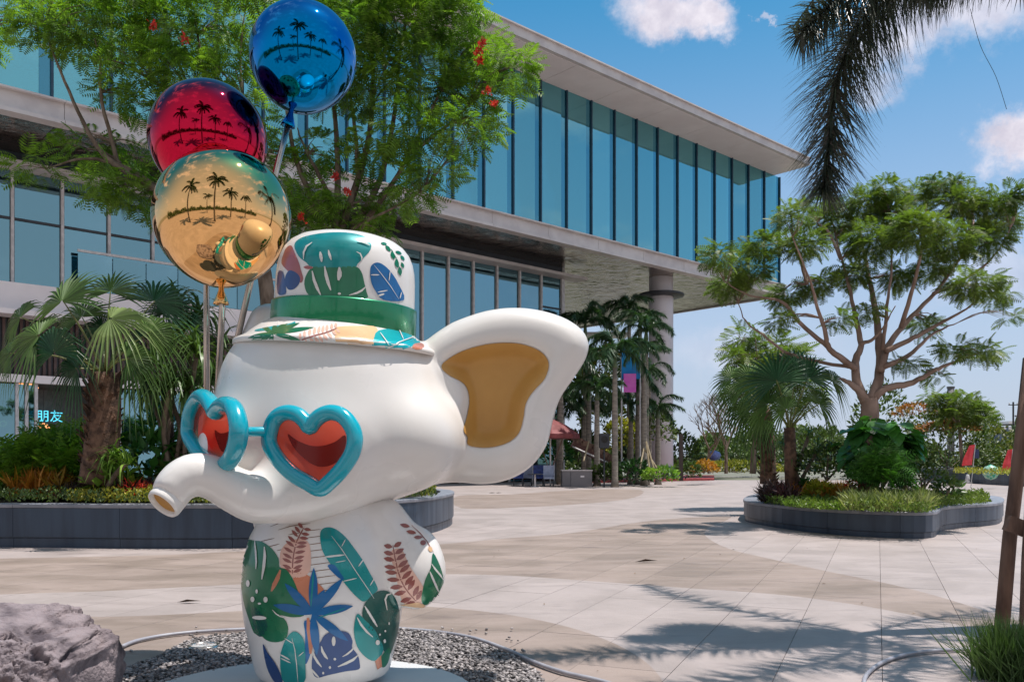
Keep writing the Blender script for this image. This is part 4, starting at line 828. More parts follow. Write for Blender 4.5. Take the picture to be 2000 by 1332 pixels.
# beds, hedges and trees behind
m_red = M('red edging', (.32, .05, .05), .7)
mb = MB().prism([(G(a, b).x, G(a, b).y) for a, b in ((1150, 943), (1395, 938), (1395, 931), (1150, 933))], .0, .16); mb.build('red_edging', m_red, None, label='low red brown bed edging under the palms', cat='bed edging')
def pxbush(label, px, py, Y, rx, rz, n, s, mat, sd, tpl=tl, cat='shrub', group=None, nm='shrub', lump=.35): return bush(nm, label, P(px, py, Y), (rx * Y / FP, rx * Y / FP * .8, rz * Y / FP), n, s, mat, cat, group, tpl, sd=sd, lump=lump)
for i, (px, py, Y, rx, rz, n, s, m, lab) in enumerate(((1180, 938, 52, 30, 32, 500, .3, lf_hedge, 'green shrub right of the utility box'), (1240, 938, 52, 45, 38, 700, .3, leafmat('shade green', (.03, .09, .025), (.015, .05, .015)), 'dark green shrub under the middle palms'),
    (1290, 936, 50, 34, 26, 400, .28, lf_lime, 'lime low shrub left of the column foot'), (1215, 880, 60, 40, 60, 600, .4, lf_yel, 'yellow-green shrub lit behind the palm trunks'), (1150, 800, 64, 60, 70, 900, .5, lf_far, 'tall green shrub far behind the parasol'), (1285, 860, 62, 34, 60, 500, .4, lf_far, 'green shrub far behind, left of the column'),
    (1170, 740, 75, 40, 50, 400, .6, lf_yel, 'yellow-green treetop between the palm crowns'), (1188, 700, 74, 20, 24, 200, .5, lf_org, 'orange-leaved treetop left of the banner'), (1090, 900, 60, 30, 40, 300, .4, lf_dark, 'dark shrub behind the parasol'), (1375, 922, 55, 26, 22, 400, .25, lf_org, 'red and orange shrub right of the column foot'), (1350, 930, 54, 20, 26, 300, .25, lf_hedge, 'small green shrub at the column foot'))):
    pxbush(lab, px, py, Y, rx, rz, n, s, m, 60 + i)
for i, (a, b, c, s, lab) in enumerate(((1150, 705, 58, 1.0, 'foxtail palm crown below the tallest, beside the ear tip'), (1140, 795, 60, .8, 'small foxtail palm crown over the parasol'), (1285, 800, 55, .7, 'low foxtail palm crown at the left of the column'), (1092, 785, 57, .8, 'foxtail palm half hidden by the lower ear'), (1268, 720, 62, .75, 'foxtail palm crown in the gap left of the column'))):
    foxtail(lab, a, b, c, s * .8, 20 + i, 9)
for i, (px, py, Y, rx, rz, n, s, m, lab) in enumerate(((1130, 900, 72, 50, 60, 700, .5, lf_far, 'pale green shrub screen far behind the parasol'), (1250, 900, 74, 50, 80, 900, .5, lf_far, 'pale green shrub screen far behind the middle palms'), (1180, 830, 78, 50, 60, 500, .5, lf_yel, 'yellow-green shrub screen behind the speaker'), (1320, 900, 76, 50, 60, 600, .5, lf_hedge, 'green shrub screen far behind the column foot'))):
    pxbush(lab, px, py, Y, rx, rz, n, s, m, 160 + i)
MB().lathe([(.55, 0), (.62, .25), (.5, .7), (.28, 1.0), (.001, 1.1)], G(1310, 938), 9).build('pale_boulder', M('blue grey rock', (.22, .26, .32), .8, scale=3, bump=.6), None, label='blue-grey boulder at the foot of the column', cat='boulder')
# bamboo props round the palms
m_bam = M('bamboo', (.35, .28, .17), .6)
for k, (x0, y0, x1, y1) in enumerate(((1262, 862, 1280, 915), (1262, 862, 1270, 918), (1258, 875, 1290, 915), (1258, 875, 1248, 912), (1150, 862, 1140, 890))):
    MB().tube([P(x0, y0, 52), P(x1, y1 + 10, 51)], .05, 6).build('bamboo_prop', m_bam, None, label=['bamboo prop leaning right on the pinkish palm trunk', 'second, steeper bamboo prop on the pinkish palm trunk', 'bamboo prop leaning right, nearest the column', 'bamboo prop leaning left beside the banner posts', 'bamboo prop under the parasol edge'][k], cat='prop')
# right distance: hedge, screens of shrubs, bare tree, poles, chimney, flags, cones, house
hp = [(1340, 915), (1600, 922)]
bush('clipped_hedge', 'long yellow-green clipped hedge beyond the plaza, right of the column', P(1440, 921, 78), (5.0, 1.2, 1.0), 2600, .22, lf_yel, 'hedge', sd=90, lump=.08)
for i, (px, py, Y, rx, rz, n, s, m, lab) in enumerate(((1420, 905, 82, 60, 40, 900, .4, lf_hedge, 'dense green shrub behind the clipped hedge'), (1530, 910, 84, 80, 60, 1000, .42, lf_far, 'green shrub mass behind the fan palms'), (1600, 900, 70, 60, 70, 800, .4, lf_hedge, 'tall shrub left of the large-leaved bush'),
    (1720, 900, 74, 70, 150, 1300, .45, lf_far, 'tall narrow green tree behind the umbrella tree trunk'), (1850, 915, 66, 95, 110, 2300, .34, lf_far, 'big rounded shrub with dense small leaves at the right'), (1940, 920, 72, 70, 85, 1500, .34, leafmat('olive leaf', (.16, .17, .04), (.07, .09, .025)), 'olive shrub mass at the right edge'),
    (1380, 905, 90, 40, 50, 600, .45, lf_hedge, 'green shrub right of the pale column'), (1900, 850, 84, 50, 70, 500, .5, lf_tree2, 'loose pale treetop under the chimney'), (2050, 915, 80, 80, 70, 900, .4, lf_hedge, 'green shrub outside the right edge'))):
    pxbush(lab, px, py, Y, rx, rz, n, s, m, 100 + i, nm='tall_shrub')
pxbush('rust-flowered crown over the big rounded shrub', 1790, 812, 68, 44, 26, 500, .3, lf_rust, 120, nm='flowering_shrub'); pxbush('rusty orange flush on the shrub below the chimney', 1850, 842, 64, 60, 20, 500, .3, lf_rust, 121, nm='flowering_shrub')
feather_tree('feathery_tree', 'small airy feathery tree against the sky beside the chimney', None, [(1880, 920), (1875, 850), (1872, 820)], [(.1, [(1872, 830), (1840, 790), (1825, 770)]), (.1, [(1872, 830), (1890, 790), (1910, 780)]), (.08, [(1872, 830), (1870, 790), (1860, 775)])],
    [(1822, 775, 16, 8), (1845, 790, 26, 14), (1880, 785, 30, 14), (1905, 800, 24, 16), (1920, 815, 16, 12), (1860, 812, 40, 16)], 62, lf_tree2, bark, .8, 1.2, .1, (), 1, .8, 15)
def bare_tree(label, px, py, top, Y, seed):
    q = random.Random(seed); T = thing('bare_tree', P(px, py, Y), label, 'tree'); mb = MB()
    def br(p, d, L, r, lv):
        e = p + d * L; mb.tube([p, p.lerp(e, .5) + Vector((q.gauss(0, .04), 0, q.gauss(0, .04))) * L, e], [r, r * .85, r * .65], 5, caps=False)
        if lv == 0: return
        for k in range(3): br(p.lerp(e, q.uniform(.6, 1)), (d + Vector((q.uniform(-.75, .75), q.uniform(-.6, .6), q.uniform(-.1, .45)))).normalized(), L * q.uniform(.6, .8), r * .6, lv - 1)
    br(P(px, py, Y), Vector((0, 0, 1)), (py - top) * Y / FP * .36, .13, 5); mb.build('branches', bark, T)
bare_tree('leafless grey tree with fine twigs right of the column', 1418, 925, 745, 58, 4)
bare_tree('smaller leafless tree close behind the first', 1385, 925, 790, 64, 9)
ch = thing('chimney', P(1856, 880, 150), 'slim grey chimney stack rising behind the shrubs', 'chimney'); m_ch = M('chimney grey', (.16, .16, .17), .8)
MB().lathe([(.62, 0), (.55, 14)], P(1857, 900, 150) - Vector((0, 0, 1.5)), 16).build('shaft', m_ch, ch, True); MB().lathe([(.75, 12.6), (.75, 12.9)], P(1857, 900, 150) - Vector((0, 0, 1.5)), 16).build('platform', m_ch, ch); MB().lathe([(.65, 14), (.65, 14.3)], P(1857, 900, 150) - Vector((0, 0, 1.5)), 16).build('cap', m_ch, ch)
m_pole = M('power pole', (.07, .065, .07), .7)
for k, (px, top, Y) in enumerate(((1979, 785, 120), (1991, 808, 130))):
    t = thing('power_pole', P(px, 905, Y), ['tall power pole with crossarm at the right edge', 'shorter power pole right of the tall one'][k], 'power pole', 'power poles'); a_ = P(px, 905, Y); a_.z = 0; b_ = P(px, top, Y)
    MB().tube([a_, b_], .12, 8).build('mast', m_pole, t); MB().box(b_ - Vector((0, 0, .4)), (1.3, .12, .12)).build('crossarm', m_pole, t)
    for s_ in (-1, 1): MB().lathe([(.07, 0), (.09, .1), (.05, .22)], b_ + Vector((s_ * .55, 0, -.33)), 8).build('insulator', m_wht, t)
MB().tube([P(1979, 812, 120), P(2080, 806, 118)], .03, 5).build('overhead_wire', m_pole, None, label='overhead wire leaving the tall power pole', cat='wire')
hs = thing('grey_house', P(1970, 850, 170), 'distant blue-grey flat building with white windows behind the power poles', 'building'); Yh = 170; s_ = Yh / FP
MB().box(P(1975, 855, Yh) - Vector((0, 0, 3)), (60 * s_, 8, 10)).build('wall', M('blue grey wall', (.16, .2, .3), .8), hs); MB().box(P(1975, 827, Yh), (62 * s_, 9, .5)).build('roof', m_wht, hs)
for i, px in enumerate((1952, 1962, 1973, 1984, 1995)): MB().box(P(px, 836, Yh - 4.05), (6 * s_, .1, 6 * s_)).build('window', m_wht, hs)
m_flag = M('red flag cloth', (.78, .07, .10), .6, col2=(.62, .04, .06), scale=3, transl=.2)
for k, (px, py, Y, h, nm) in enumerate(((1896, 912, 48, 1.35, 'red feather flag leaning left beside the far planter'), (1972, 925, 46, 1.6, 'red feather flag standing by the right edge'))):
    b_ = P(px, py, Y); t = thing('feather_flag', (b_.x, b_.y, 0), nm, 'flag', 'red feather flags'); tp = P(px + (9 if k == 0 else 6), py - 44 - 4 * k, Y); MB().tube([Vector((b_.x, b_.y, 0)), tp], .02, 6).build('flag_pole', m_wf, t)
    V = []; F = []
    for i in range(9):
        for j in range(4): u = i / 8; v = j / 3; w_ = (.6 + .4 * u) * (.62 if k == 0 else .52) * (1 - .35 * max(0, u - .6)); q = tp.lerp(b_, u * .9); V.append(q + Vector((-v * w_ + .05 * u, .07 * math.sin(v * 5 + u * 3), -.06 * v)))
    F = [(i * 4 + j, i * 4 + j + 1, i * 4 + j + 5, i * 4 + j + 4) for i in range(8) for j in range(3)]; mesh('flag_cloth', V, F, m_flag, t, True)
MB().box(P(1907, 886, 48.3), (.25, .1, .5)).build('navy_board', M('navy board', (.02, .04, .12), .5), None, label='small navy board behind the left red flag', cat='board')
m_cone = M('white cone', (.6, .6, .62), .5)
for k, px in enumerate((1890, 1917, 1934)):
    p = G(px, 944); t = thing('bollard', p, ['white cone bollard, leftmost of three by the far planter', 'middle white cone bollard by the far planter', 'rightmost white cone bollard, under the green ball'][k], 'bollard', 'white bollards'); MB().box(p + Vector((0, 0, .05)), (.45, .45, .1)).build('foot', m_cone, t); MB().lathe([(.17, .1), (.14, .3), (.10, .55), (.06, .6)], p, 14).build('cone', m_cone, t, True)
MB().lathe([(.001, -.42), (.25, -.34), (.4, -.12), (.42, .05), (.3, .28), (.001, .42)], P(1935, 922, 47), 18).build('green_ball', M('sea green paint', (.02, .32, .22), .4, col2=(.3, .5, .4), scale=5, lo=.5, hi=.55), None, True, label='sea-green patterned ball behind the white bollards', cat='ball')
carpet('yellow_groundcover', 'yellow ground cover behind the distant dark planter', [(1860, 925), (1985, 931), (2100, 930), (2100, 924), (1870, 921)], .85, 1500, .14, lf_yel, h=.3, sd=31)
MB().lathe([(.001, .5), (.5, .3), (.6, 0), (.45, -.3), (.001, -.45)], P(1395, 890, 76), 12).build('blue_sculpture', M('blue violet paint', (.2, .25, .6), .4), None, True, label='small blue-violet rounded sculpture beyond the clipped hedge', cat='sculpture')
# far tree line all round
def treeline(name, label, R, a0, a1, n, h, s, mat, sd, base=0):
    q = np.random.default_rng(sd); a = q.uniform(a0, a1, n); hh = h * (.55 + .25 * np.sin(a * 23 + sd) + .15 * np.sin(a * 61) + .12 * np.sin(a * 140 + 2)); z = q.uniform(0, 1, n) ** .7 * hh + base; r = R + q.normal(0, 3, n)
    pos = np.stack([r * np.sin(a), r * np.cos(a), z], 1); d = q.normal(size=(n, 3)); V, F = scatter(*tl, pos, d, q.uniform(.7, 1.4, n) * s, q.uniform(0, 6, n)); return mesh(name, V, F, mat, None, label=label, kind='stuff')
treeline('far_treeline', 'far green tree line along the horizon on the right', 135, .05, .75, 14000, 7.5, 1.0, lf_far, 1)
treeline('tree_belt', 'belt of trees behind the camera mirrored in the balloons', 34, 1.7, 4.7, 16000, 5.0, .7, lf_hedge, 2)
mb = MB()
for k in range(40):
    a = 1.7 + 3.0 * k / 39; mb.tube([(33 * math.sin(a), 33 * math.cos(a), 0), (33 * math.sin(a), 33 * math.cos(a), 3)], .15, 5)
mb.build('belt_trunks', bark, None, kind='stuff')
# ------------------------------------------------------------------ foreground: boulder, gravel, hose, lamp
def rockmesh(c, r, seed, n=90):
    V = []; F = []; from mathutils import noise as nz
    for i in range(n + 1):
        for j in range(2 * n):
            th = math.pi * i / n; ph = math.pi * j / n; d = Vector((math.sin(th) * math.cos(ph), math.sin(th) * math.sin(ph), math.cos(th)))
            e = Vector([math.copysign(abs(x) ** .5, x) for x in d]); vd, vp = nz.voronoi((d * 1.3 + Vector((seed, 0, 0))) * 2.3); vd2, vp2 = nz.voronoi(d * 7.5); q = d * 1.3 + Vector((seed, 0, 0))
            k = 1 + .10 * nz.noise(q * 1.3) + .045 * nz.noise(q * 3.1) - .05 * abs(nz.noise(Vector((q.x * 2, q.y * 2, q.z * 6)))) + .022 * nz.noise(q * 9) + .014 * nz.noise(q * 22) + .008 * nz.noise(q * 45) + .045 * nz.cell(vp[0] * 9) - .03 * math.exp(-22 * (vd[1] - vd[0])) + .012 * nz.cell(vp2[0] * 9)
            V.append((c[0] + e.x * r[0] * k, c[1] + e.y * r[1] * k, c[2] + e.z * r[2] * k))
    F = [(i * 2 * n + j, i * 2 * n + (j + 1) % (2 * n), (i + 1) * 2 * n + (j + 1) % (2 * n), (i + 1) * 2 * n + j)[::-1] for i in range(n) for j in range(2 * n)]
    return V, F
m_rock = M('rough pinkish granite', (.27, .225, .24), .9, col2=(.075, .06, .072), scale=5.5, bump=1.0, bscale=42, detail=10, lo=.3, hi=.62)
V, F = rockmesh((-3.12, 5.0, .04), (.70, .6, .56), 3, 130); mesh('boulder', V, F, m_rock, None, True, label='large rough pinkish granite boulder in the lower left corner', cat='boulder')
gr_px = [(180, 1345), (252, 1306), (294, 1293), (336, 1270), (392, 1249), (490, 1239), (600, 1234), (700, 1232), (800, 1234), (900, 1248), (985, 1278), (1040, 1310), (1062, 1335), (1060, 1400), (1000, 1500), (600, 1700), (200, 1500)]
gp = [(v.x, v.y) for v in catmull([G(a, b) for a, b in gr_px], 5, True)]; gp = ccw(gp)
mb = MB().prism(gp, .002, .008); mb.build('gravel_bed', M('gravel bed dirt', (.07, .065, .065), .95), None, kind='structure')
q = nr; n = 30000; X = q.uniform(-3.4, .5, n); Yv = q.uniform(4.6, 7.75, n); ins = np.zeros(n, bool)
for i in range(len(gp)):
    (ax_, ay), (bx_, by) = gp[i - 1], gp[i]
    if ay != by: ins ^= ((ay > Yv) != (by > Yv)) & (X < (bx_ - ax_) * (Yv - ay) / (by - ay) + ax_)
ins &= ((X + 1.3) ** 2 + (Yv - 5.4) ** 2 > 1.06 ** 2); X, Yv = np.concatenate([X[ins][:14000], q.uniform(-3, .1, 60)]), np.concatenate([Yv[ins][:14000], q.uniform(6.6, 7.8, 60)]); n = len(X)
ph = (1 + 5 ** .5) / 2; iv = np.array([(-1, ph, 0), (1, ph, 0), (-1, -ph, 0), (1, -ph, 0), (0, -1, ph), (0, 1, ph), (0, -1, -ph), (0, 1, -ph), (ph, 0, -1), (ph, 0, 1), (-ph, 0, -1), (-ph, 0, 1)]) / 1.9 * np.array([1, .75, .55])
if_ = np.array([(0, 11, 5), (0, 5, 1), (0, 1, 7), (0, 7, 10), (0, 10, 11), (1, 5, 9), (5, 11, 4), (11, 10, 2), (10, 7, 6), (7, 1, 8), (3, 9, 4), (3, 4, 2), (3, 2, 6), (3, 6, 8), (3, 8, 9), (4, 9, 5), (2, 4, 11), (6, 2, 10), (8, 6, 7), (9, 8, 1)])
V, F = scatter(iv, if_, np.stack([X, Yv, q.uniform(.012, .03, n)], 1), q.normal(size=(n, 3)) * np.array([1, 1, .35]), q.uniform(.011, .021, n), q.uniform(-.4, .4, n))
mesh('gravel', V, F, M('mixed grey gravel', (.32, .29, .28), .8, col2=(.13, .12, .125), scale=28, island=.75, detail=2), None, label='ring of mixed grey gravel round the plinth', kind='stuff')
m_hose = M('grey hose', (.36, .36, .40), .45, col2=(.28, .28, .32), scale=6)
hz = .022; hose_px = [(238, 1262), (270, 1250), (330, 1239), (420, 1231), (560, 1226), (760, 1226), (900, 1240), (985, 1266), (1040, 1291), (1100, 1312), (1190, 1334), (1320, 1385), (1500, 1440), (1640, 1420), (1683, 1360), (1692, 1318), (1730, 1290), (1790, 1274), (1870, 1268), (1960, 1266)]
MB().tube(catmull([G(a, b, hz) for a, b in hose_px], 7), .0155, 10).build('garden_hose', m_hose, None, True, label='grey garden hose curving round the gravel and across the paving', cat='hose')
ul = thing('ground_uplight', G(398, 1267), 'round flush ground uplight with steel rim in the gravel', 'uplight'); MB().lathe([(.125, .0), (.125, .035), (.105, .038), (.10, .03)], G(398, 1267), 40, cap=False).build('rim', m_steel, ul, True); MB().lathe([(.10, .03), (.001, .032)], G(398, 1267), 40, cap=False).build('lamp_glass', M('lamp glass', (.32, .36, .4), .08, col2=(.5, .5, .5), scale=9), ul)
# litter
m_dl = M('dead leaf', (.07, .045, .03), .8)
for k, (a, b, L, an, lab) in enumerate(((1240, 1097, .34, .0, 'curled dark dead leaf on the washed-concrete band'), (955, 963, .3, .2, 'left of two dark leaves on the far paving'), (968, 963, .3, -.2, 'right of two dark leaves on the far paving'), (1172, 1054, .05, 1, 'tiny dark leaf scrap on pale paving'), (345, 1176, .26, .1, 'thin grey dry leaf on the pale band left of the sculpture'))):
    v, f = scatter(*tl, [np.array(G(a, b, .012))], [(math.cos(an), math.sin(an) * .5, .12)], [L], [.3], .5); mesh('fallen_leaf', v, f, m_dl, None, label=lab, cat='leaf')

rr = random.Random(5); lv, lfv = scatter(*tl, [(0, 0, 0)], [(1, 0, .1)], [1], [.2], .7); me_l = bpy.data.meshes.new('fallen_leaf'); me_l.from_pydata([tuple(v) for v in lv], [], [tuple(int(i) for i in f) for f in lfv]); me_l.materials.append(M('dry brown leaf', (.22, .12, .05), .8, col2=(.12, .09, .03), scale=5))
for k in range(14):
    p = G(rr.choice((rr.uniform(900, 1450), rr.uniform(1450, 1950))), rr.choice((rr.uniform(1060, 1130), rr.uniform(1130, 1320))), .008); o = bpy.data.objects.new('fallen_leaf', me_l); COL.objects.link(o); o.location = p; o.rotation_euler = (0, 0, rr.uniform(0, 6.28)); o.scale = (rr.uniform(.03, .07),) * 3
    tag(o, 'small dry brown leaf scrap lying on the plaza paving', 'leaf', 'small dry leaf scraps on the paving')
# ------------------------------------------------------------------ the elephant sculpture
m_white = M('white lacquer', (0.74, 0.715, 0.69), 0.3, coat=0.3, col2=(0.70, 0.67, 0.635), scale=1.5, bump=.012, bscale=9)
m_orange = M('ochre lacquer', (0.53, 0.285, 0.07), 0.5, coat=0.05, col2=(0.48, 0.25, 0.06), scale=2)
def surface_nets(fn, lo, hi, h):
    lo = np.array(lo); hi = np.array(hi); n = np.ceil((hi - lo) / h).astype(int) + 1
    ax = [lo[i] + h * np.arange(n[i]) for i in range(3)]
    X, Y, Z = np.meshgrid(*ax, indexing='ij', sparse=True)
    v = fn(X, Y, Z); v = np.broadcast_to(v, tuple(n)); s = v < 0
    c = np.zeros(tuple(n - 1), dtype=np.int8)
    for i in (0, 1):
        for j in (0, 1):
            for k in (0, 1): c += s[i:n[0] - 1 + i, j:n[1] - 1 + j, k:n[2] - 1 + k]
    act = (c > 0) & (c < 8); ids = -np.ones(act.shape, dtype=np.int64); I = np.argwhere(act); ids[act] = np.arange(len(I))
    acc = np.zeros((len(I), 3)); cnt = np.zeros(len(I))
    for a in range(3):
        for p in (0, 1):
            for q in (0, 1):
                o = np.zeros(3, int); b, d = [x for x in range(3) if x != a]; o[b] = p; o[d] = q; o2 = o.copy(); o2[a] = 1
                A = v[tuple((I + o).T)]; B = v[tuple((I + o2).T)]; cr = (A < 0) != (B < 0)
                t = np.where(cr, A / np.where(A - B == 0, 1, A - B), 0)
                pt = np.tile(o, (len(I), 1)).astype(float); pt[:, a] = t
                acc += pt * cr[:, None]; cnt += cr
    V = lo + h * (I + acc / cnt[:, None])
    F = []
    for a in range(3):
        b, d = (a + 1) % 3, (a + 2) % 3
        sl = [slice(None)] * 3; sl[a] = slice(0, n[a] - 1); s0 = s[tuple(sl)]; sl[a] = slice(1, n[a]); s1 = s[tuple(sl)]
        E = np.argwhere(s0 != s1); E = E[(E[:, b] > 0) & (E[:, d] > 0) & (E[:, b] < n[b] - 1) & (E[:, d] < n[d] - 1)]
        if not len(E): continue
        def g(db, dd_): e = E.copy(); e[:, b] -= db; e[:, d] -= dd_; return ids[tuple(e.T)]
        q = np.stack([g(1, 1), g(0, 1), g(0, 0), g(1, 0)], 1)
        flip = ~s[tuple(E.T)]; q[flip] = q[flip][:, ::-1]; F.append(q)
    F = np.concatenate(F)
    for _ in range(3):   # light smoothing of the sampled surface
        S_ = np.zeros_like(V); N_ = np.zeros(len(V))
        for e in ((0, 1), (1, 2), (2, 3), (3, 0)):
            np.add.at(S_, F[:, e[0]], V[F[:, e[1]]]); np.add.at(N_, F[:, e[0]], 1)
            np.add.at(S_, F[:, e[1]], V[F[:, e[0]]]); np.add.at(N_, F[:, e[1]], 1)
        V = V * 0.5 + 0.5 * S_ / N_[:, None]
    return V, F
def smin(a, b, k):
    h = np.maximum(k - np.abs(a - b), 0) / k; return np.minimum(a, b) - h * h * h * k / 6
def ell(X, Y, Z, c, r):
    k0 = np.sqrt(((X - c[0]) / r[0]) ** 2 + ((Y - c[1]) / r[1]) ** 2 + ((Z - c[2]) / r[2]) ** 2)
    k1 = np.sqrt(((X - c[0]) / r[0] ** 2) ** 2 + ((Y - c[1]) / r[1] ** 2) ** 2 + ((Z - c[2]) / r[2] ** 2) ** 2) + 1e-9
    return k0 * (k0 - 1) / k1
def capsule(X, Y, Z, a, b, ra, rb):
    d = np.array(b) - np.array(a); L2 = (d ** 2).sum()
    t = np.clip(((X - a[0]) * d[0] + (Y - a[1]) * d[1] + (Z - a[2]) * d[2]) / L2, 0, 1)
    return np.sqrt((X - a[0] - t * d[0]) ** 2 + (Y - a[1] - t * d[1]) ** 2 + (Z - a[2] - t * d[2]) ** 2) - (ra + (rb - ra) * t)
def poly2d(X, Z, poly):
    X = X[:, 0, 0][:, None]; Z = Z[0, 0, :][None]; best = None; ins = np.zeros((X.shape[0], Z.shape[1]), bool)
    m = len(poly)
    for i in range(m):
        ax, az = poly[i]; bx, bz = poly[(i + 1) % m]; dx, dz = bx - ax, bz - az
        t = np.clip(((X - ax) * dx + (Z - az) * dz) / (dx * dx + dz * dz + 1e-12), 0, 1)
        d = (X - ax - t * dx) ** 2 + (Z - az - t * dz) ** 2; best = d if best is None else np.minimum(best, d)
        if az != bz: ins ^= ((az > Z) != (bz > Z)) & (X < (bx - ax) * (Z - az) / (bz - az) + ax)
    d = np.sqrt(best); return np.where(ins, -d, d)[:, None, :]
ear_px = [(835, 668), (870, 640), (900, 625), (950, 609), (1000, 603), (1050, 607), (1100, 622), (1135, 645), (1149, 672), (1143, 703), (1118, 742), (1094, 778),
          (1080, 820), (1068, 868), (1040, 908), (1000, 934), (950, 945), (900, 942), (850, 940), (790, 930), (770, 880), (770, 800), (800, 745), (822, 710)]
inn_px = [(854, 712), (880, 690), (920, 674), (970, 665), (1020, 667), (1060, 682), (1078, 706), (1070, 737), (1045, 765), (1030, 790), (1025, 820), (1015, 850),
          (990, 870), (950, 879), (910, 874), (883, 857), (875, 842), (890, 815), (895, 780), (885, 750), (867, 730)]
YE = 6.05
def pp(pts, Y, n=4): return [(v.x, v.z) for v in catmull([P(a, b, Y) for a, b in pts], n, True)]
EAR = pp(ear_px, YE); INN = pp([((a - 960) * 1.06 + 960, (b - 770) * 1.06 + 768) for a, b in inn_px], YE - .15)
trunk_pts = [(655, 880, 5.62, 120), (590, 935, 5.42, 84), (540, 962, 5.3, 58), (500, 972, 5.2, 47), (458, 956, 5.12, 42), (415, 932, 5.05, 40),
             (378, 926, 5.0, 38.5), (346, 944, 4.96, 36), (327, 976, 4.93, 33.5)]
ta = catmull([P(a, b, y) for a, b, y, r in trunk_pts], 4); tr = [v.x * t for v, t in zip(catmull([Vector((r * y / FP, 0, 0)) for a, b, y, r in trunk_pts], 4), [1] * 99)]
CH = P(648, 835, 6.0)
def head_fn(X, Y, Z):
    f = ell(X, Y, Z, (CH.x, 5.98, CH.z), (.79, .72, .585))
    t = P(645, 745, 5.98); f = smin(f, ell(X, Y, Z, (t.x, 6.0, t.z), (.72, .66, .50)), .25)
    for (a, b, y), r in (((500, 880, 5.62), .36), ((785, 860, 5.78), .40), ((640, 880, 5.62), .42)):
        c = P(a, b, y); f = smin(f, ell(X, Y, Z, c, (r, r, r * .85)), .22)
    d2 = poly2d(X, Z, EAR); th = .125; q0 = d2 + .17; q1 = np.abs(Y - (YE - 0.0 * Z)) - th + .1
    slab = np.minimum(np.maximum(q0, q1), 0) + np.sqrt(np.maximum(q0, 0) ** 2 + np.maximum(q1 + .0, 0) ** 2) - .17 + .0
    di = poly2d(X, Z, INN); u = np.clip(-di / .17, 0, 1); dent = .15 * u * u * (3 - 2 * u)
    slab = slab + dent * np.clip((YE + .05 - Y) / .1, 0, 1)
    neck = capsule(X, Y, Z, P(770, 835, 6.0), P(850, 850, 6.02), .36, .27)
    f = smin(f, smin(slab, neck, .12), .14)
    # far ear, behind the head
    f2 = capsule(X, Y, Z, P(528, 636, 6.75), P(478, 800, 6.7), .17, .24); f2 = smin(f2, capsule(X, Y, Z, P(478, 800, 6.7), P(420, 860, 6.55), .24, .19), .1)
    f = smin(f, f2, .06)
    return f
def trunk_fn(X, Y, Z):
    f = None
    for i in range(len(ta) - 1):
        c = capsule(X, Y, Z, ta[i], ta[i + 1], tr[i], tr[i + 1]); f = c if f is None else smin(f, c, .03)
    return f
def head_all(X, Y, Z):
    f = smin(head_fn(X, Y, Z), trunk_fn(X, Y, Z), .1)
    # flat cut and hollow of the nozzle
    e = ta[-1]; ax = NOZ; s = (X - e.x) * ax.x + (Y - e.y) * ax.y + (Z - e.z) * ax.z
    near_ = np.sqrt((X - e.x) ** 2 + (Y - e.y) ** 2 + (Z - e.z) ** 2)
    f = np.where(near_ < .35, np.maximum(f, s - .0), f)
    return f
NOZ = Vector((-.42, -.62, -.66)).normalized()
statue = thing('elephant_sculpture', G(632, 1345), 'white elephant sculpture in heart sunglasses and leaf-painted bucket hat on round plinth', 'sculpture')
V, F = surface_nets(head_all, (-2.65, 4.65, .75), (.75, 7.05, 2.75), .02)
head = mesh('head', V, F, m_white, statue, True)
ca, sa = [], []
def body_fn(X, Y, Z):
    prof = [(.03, .40), (.1, .44), (.25, .475), (.45, .515), (.65, .535), (.85, .52), (1.0, .48), (1.15, .40), (1.35, .3)]
    r = np.interp(Z, [p[0] for p in prof], [p[1] for p in prof]); cx = P(632, 1100, YB).x + .0 * Z
    d = np.sqrt((X - cx) ** 2 + ((Y - YB) / .92) ** 2) - r
    d = np.maximum(d * .96, .055 - Z); d = -smin(-d, -(Z - 1.36), .1)
    d = -smin(-d, -(.06 - Z), .1)
    a = capsule(X, Y, Z, P(742, 1025, YB - .05), P(806, 1118, YB - .1), .19, .205)
    a = smin(a, ell(X, Y, Z, P(812, 1108, YB - .1), (.185, .2, .27)), .08)
    d = smin(d, a, .09)
    b = capsule(X, Y, Z, P(560, 1060, YB + .3), P(520, 960, YB + .75), .18, .16)
    b = smin(b, capsule(X, Y, Z, P(520, 960, YB + .75), P(468, 860, YB + .95), .16, .14), .1)
    return smin(d, b, .08)
YB = 5.82
Vb, Fb = surface_nets(body_fn, (-2.2, 4.9, -.05), (-.25, 7.3, 2.05), .02)
body = mesh('body', Vb, Fb, m_white, statue, True)
bvh_head = BVHTree.FromPolygons([Vector(v) for v in V], F.tolist()); bvh_body = BVHTree.FromPolygons([Vector(v) for v in Vb], Fb.tolist())
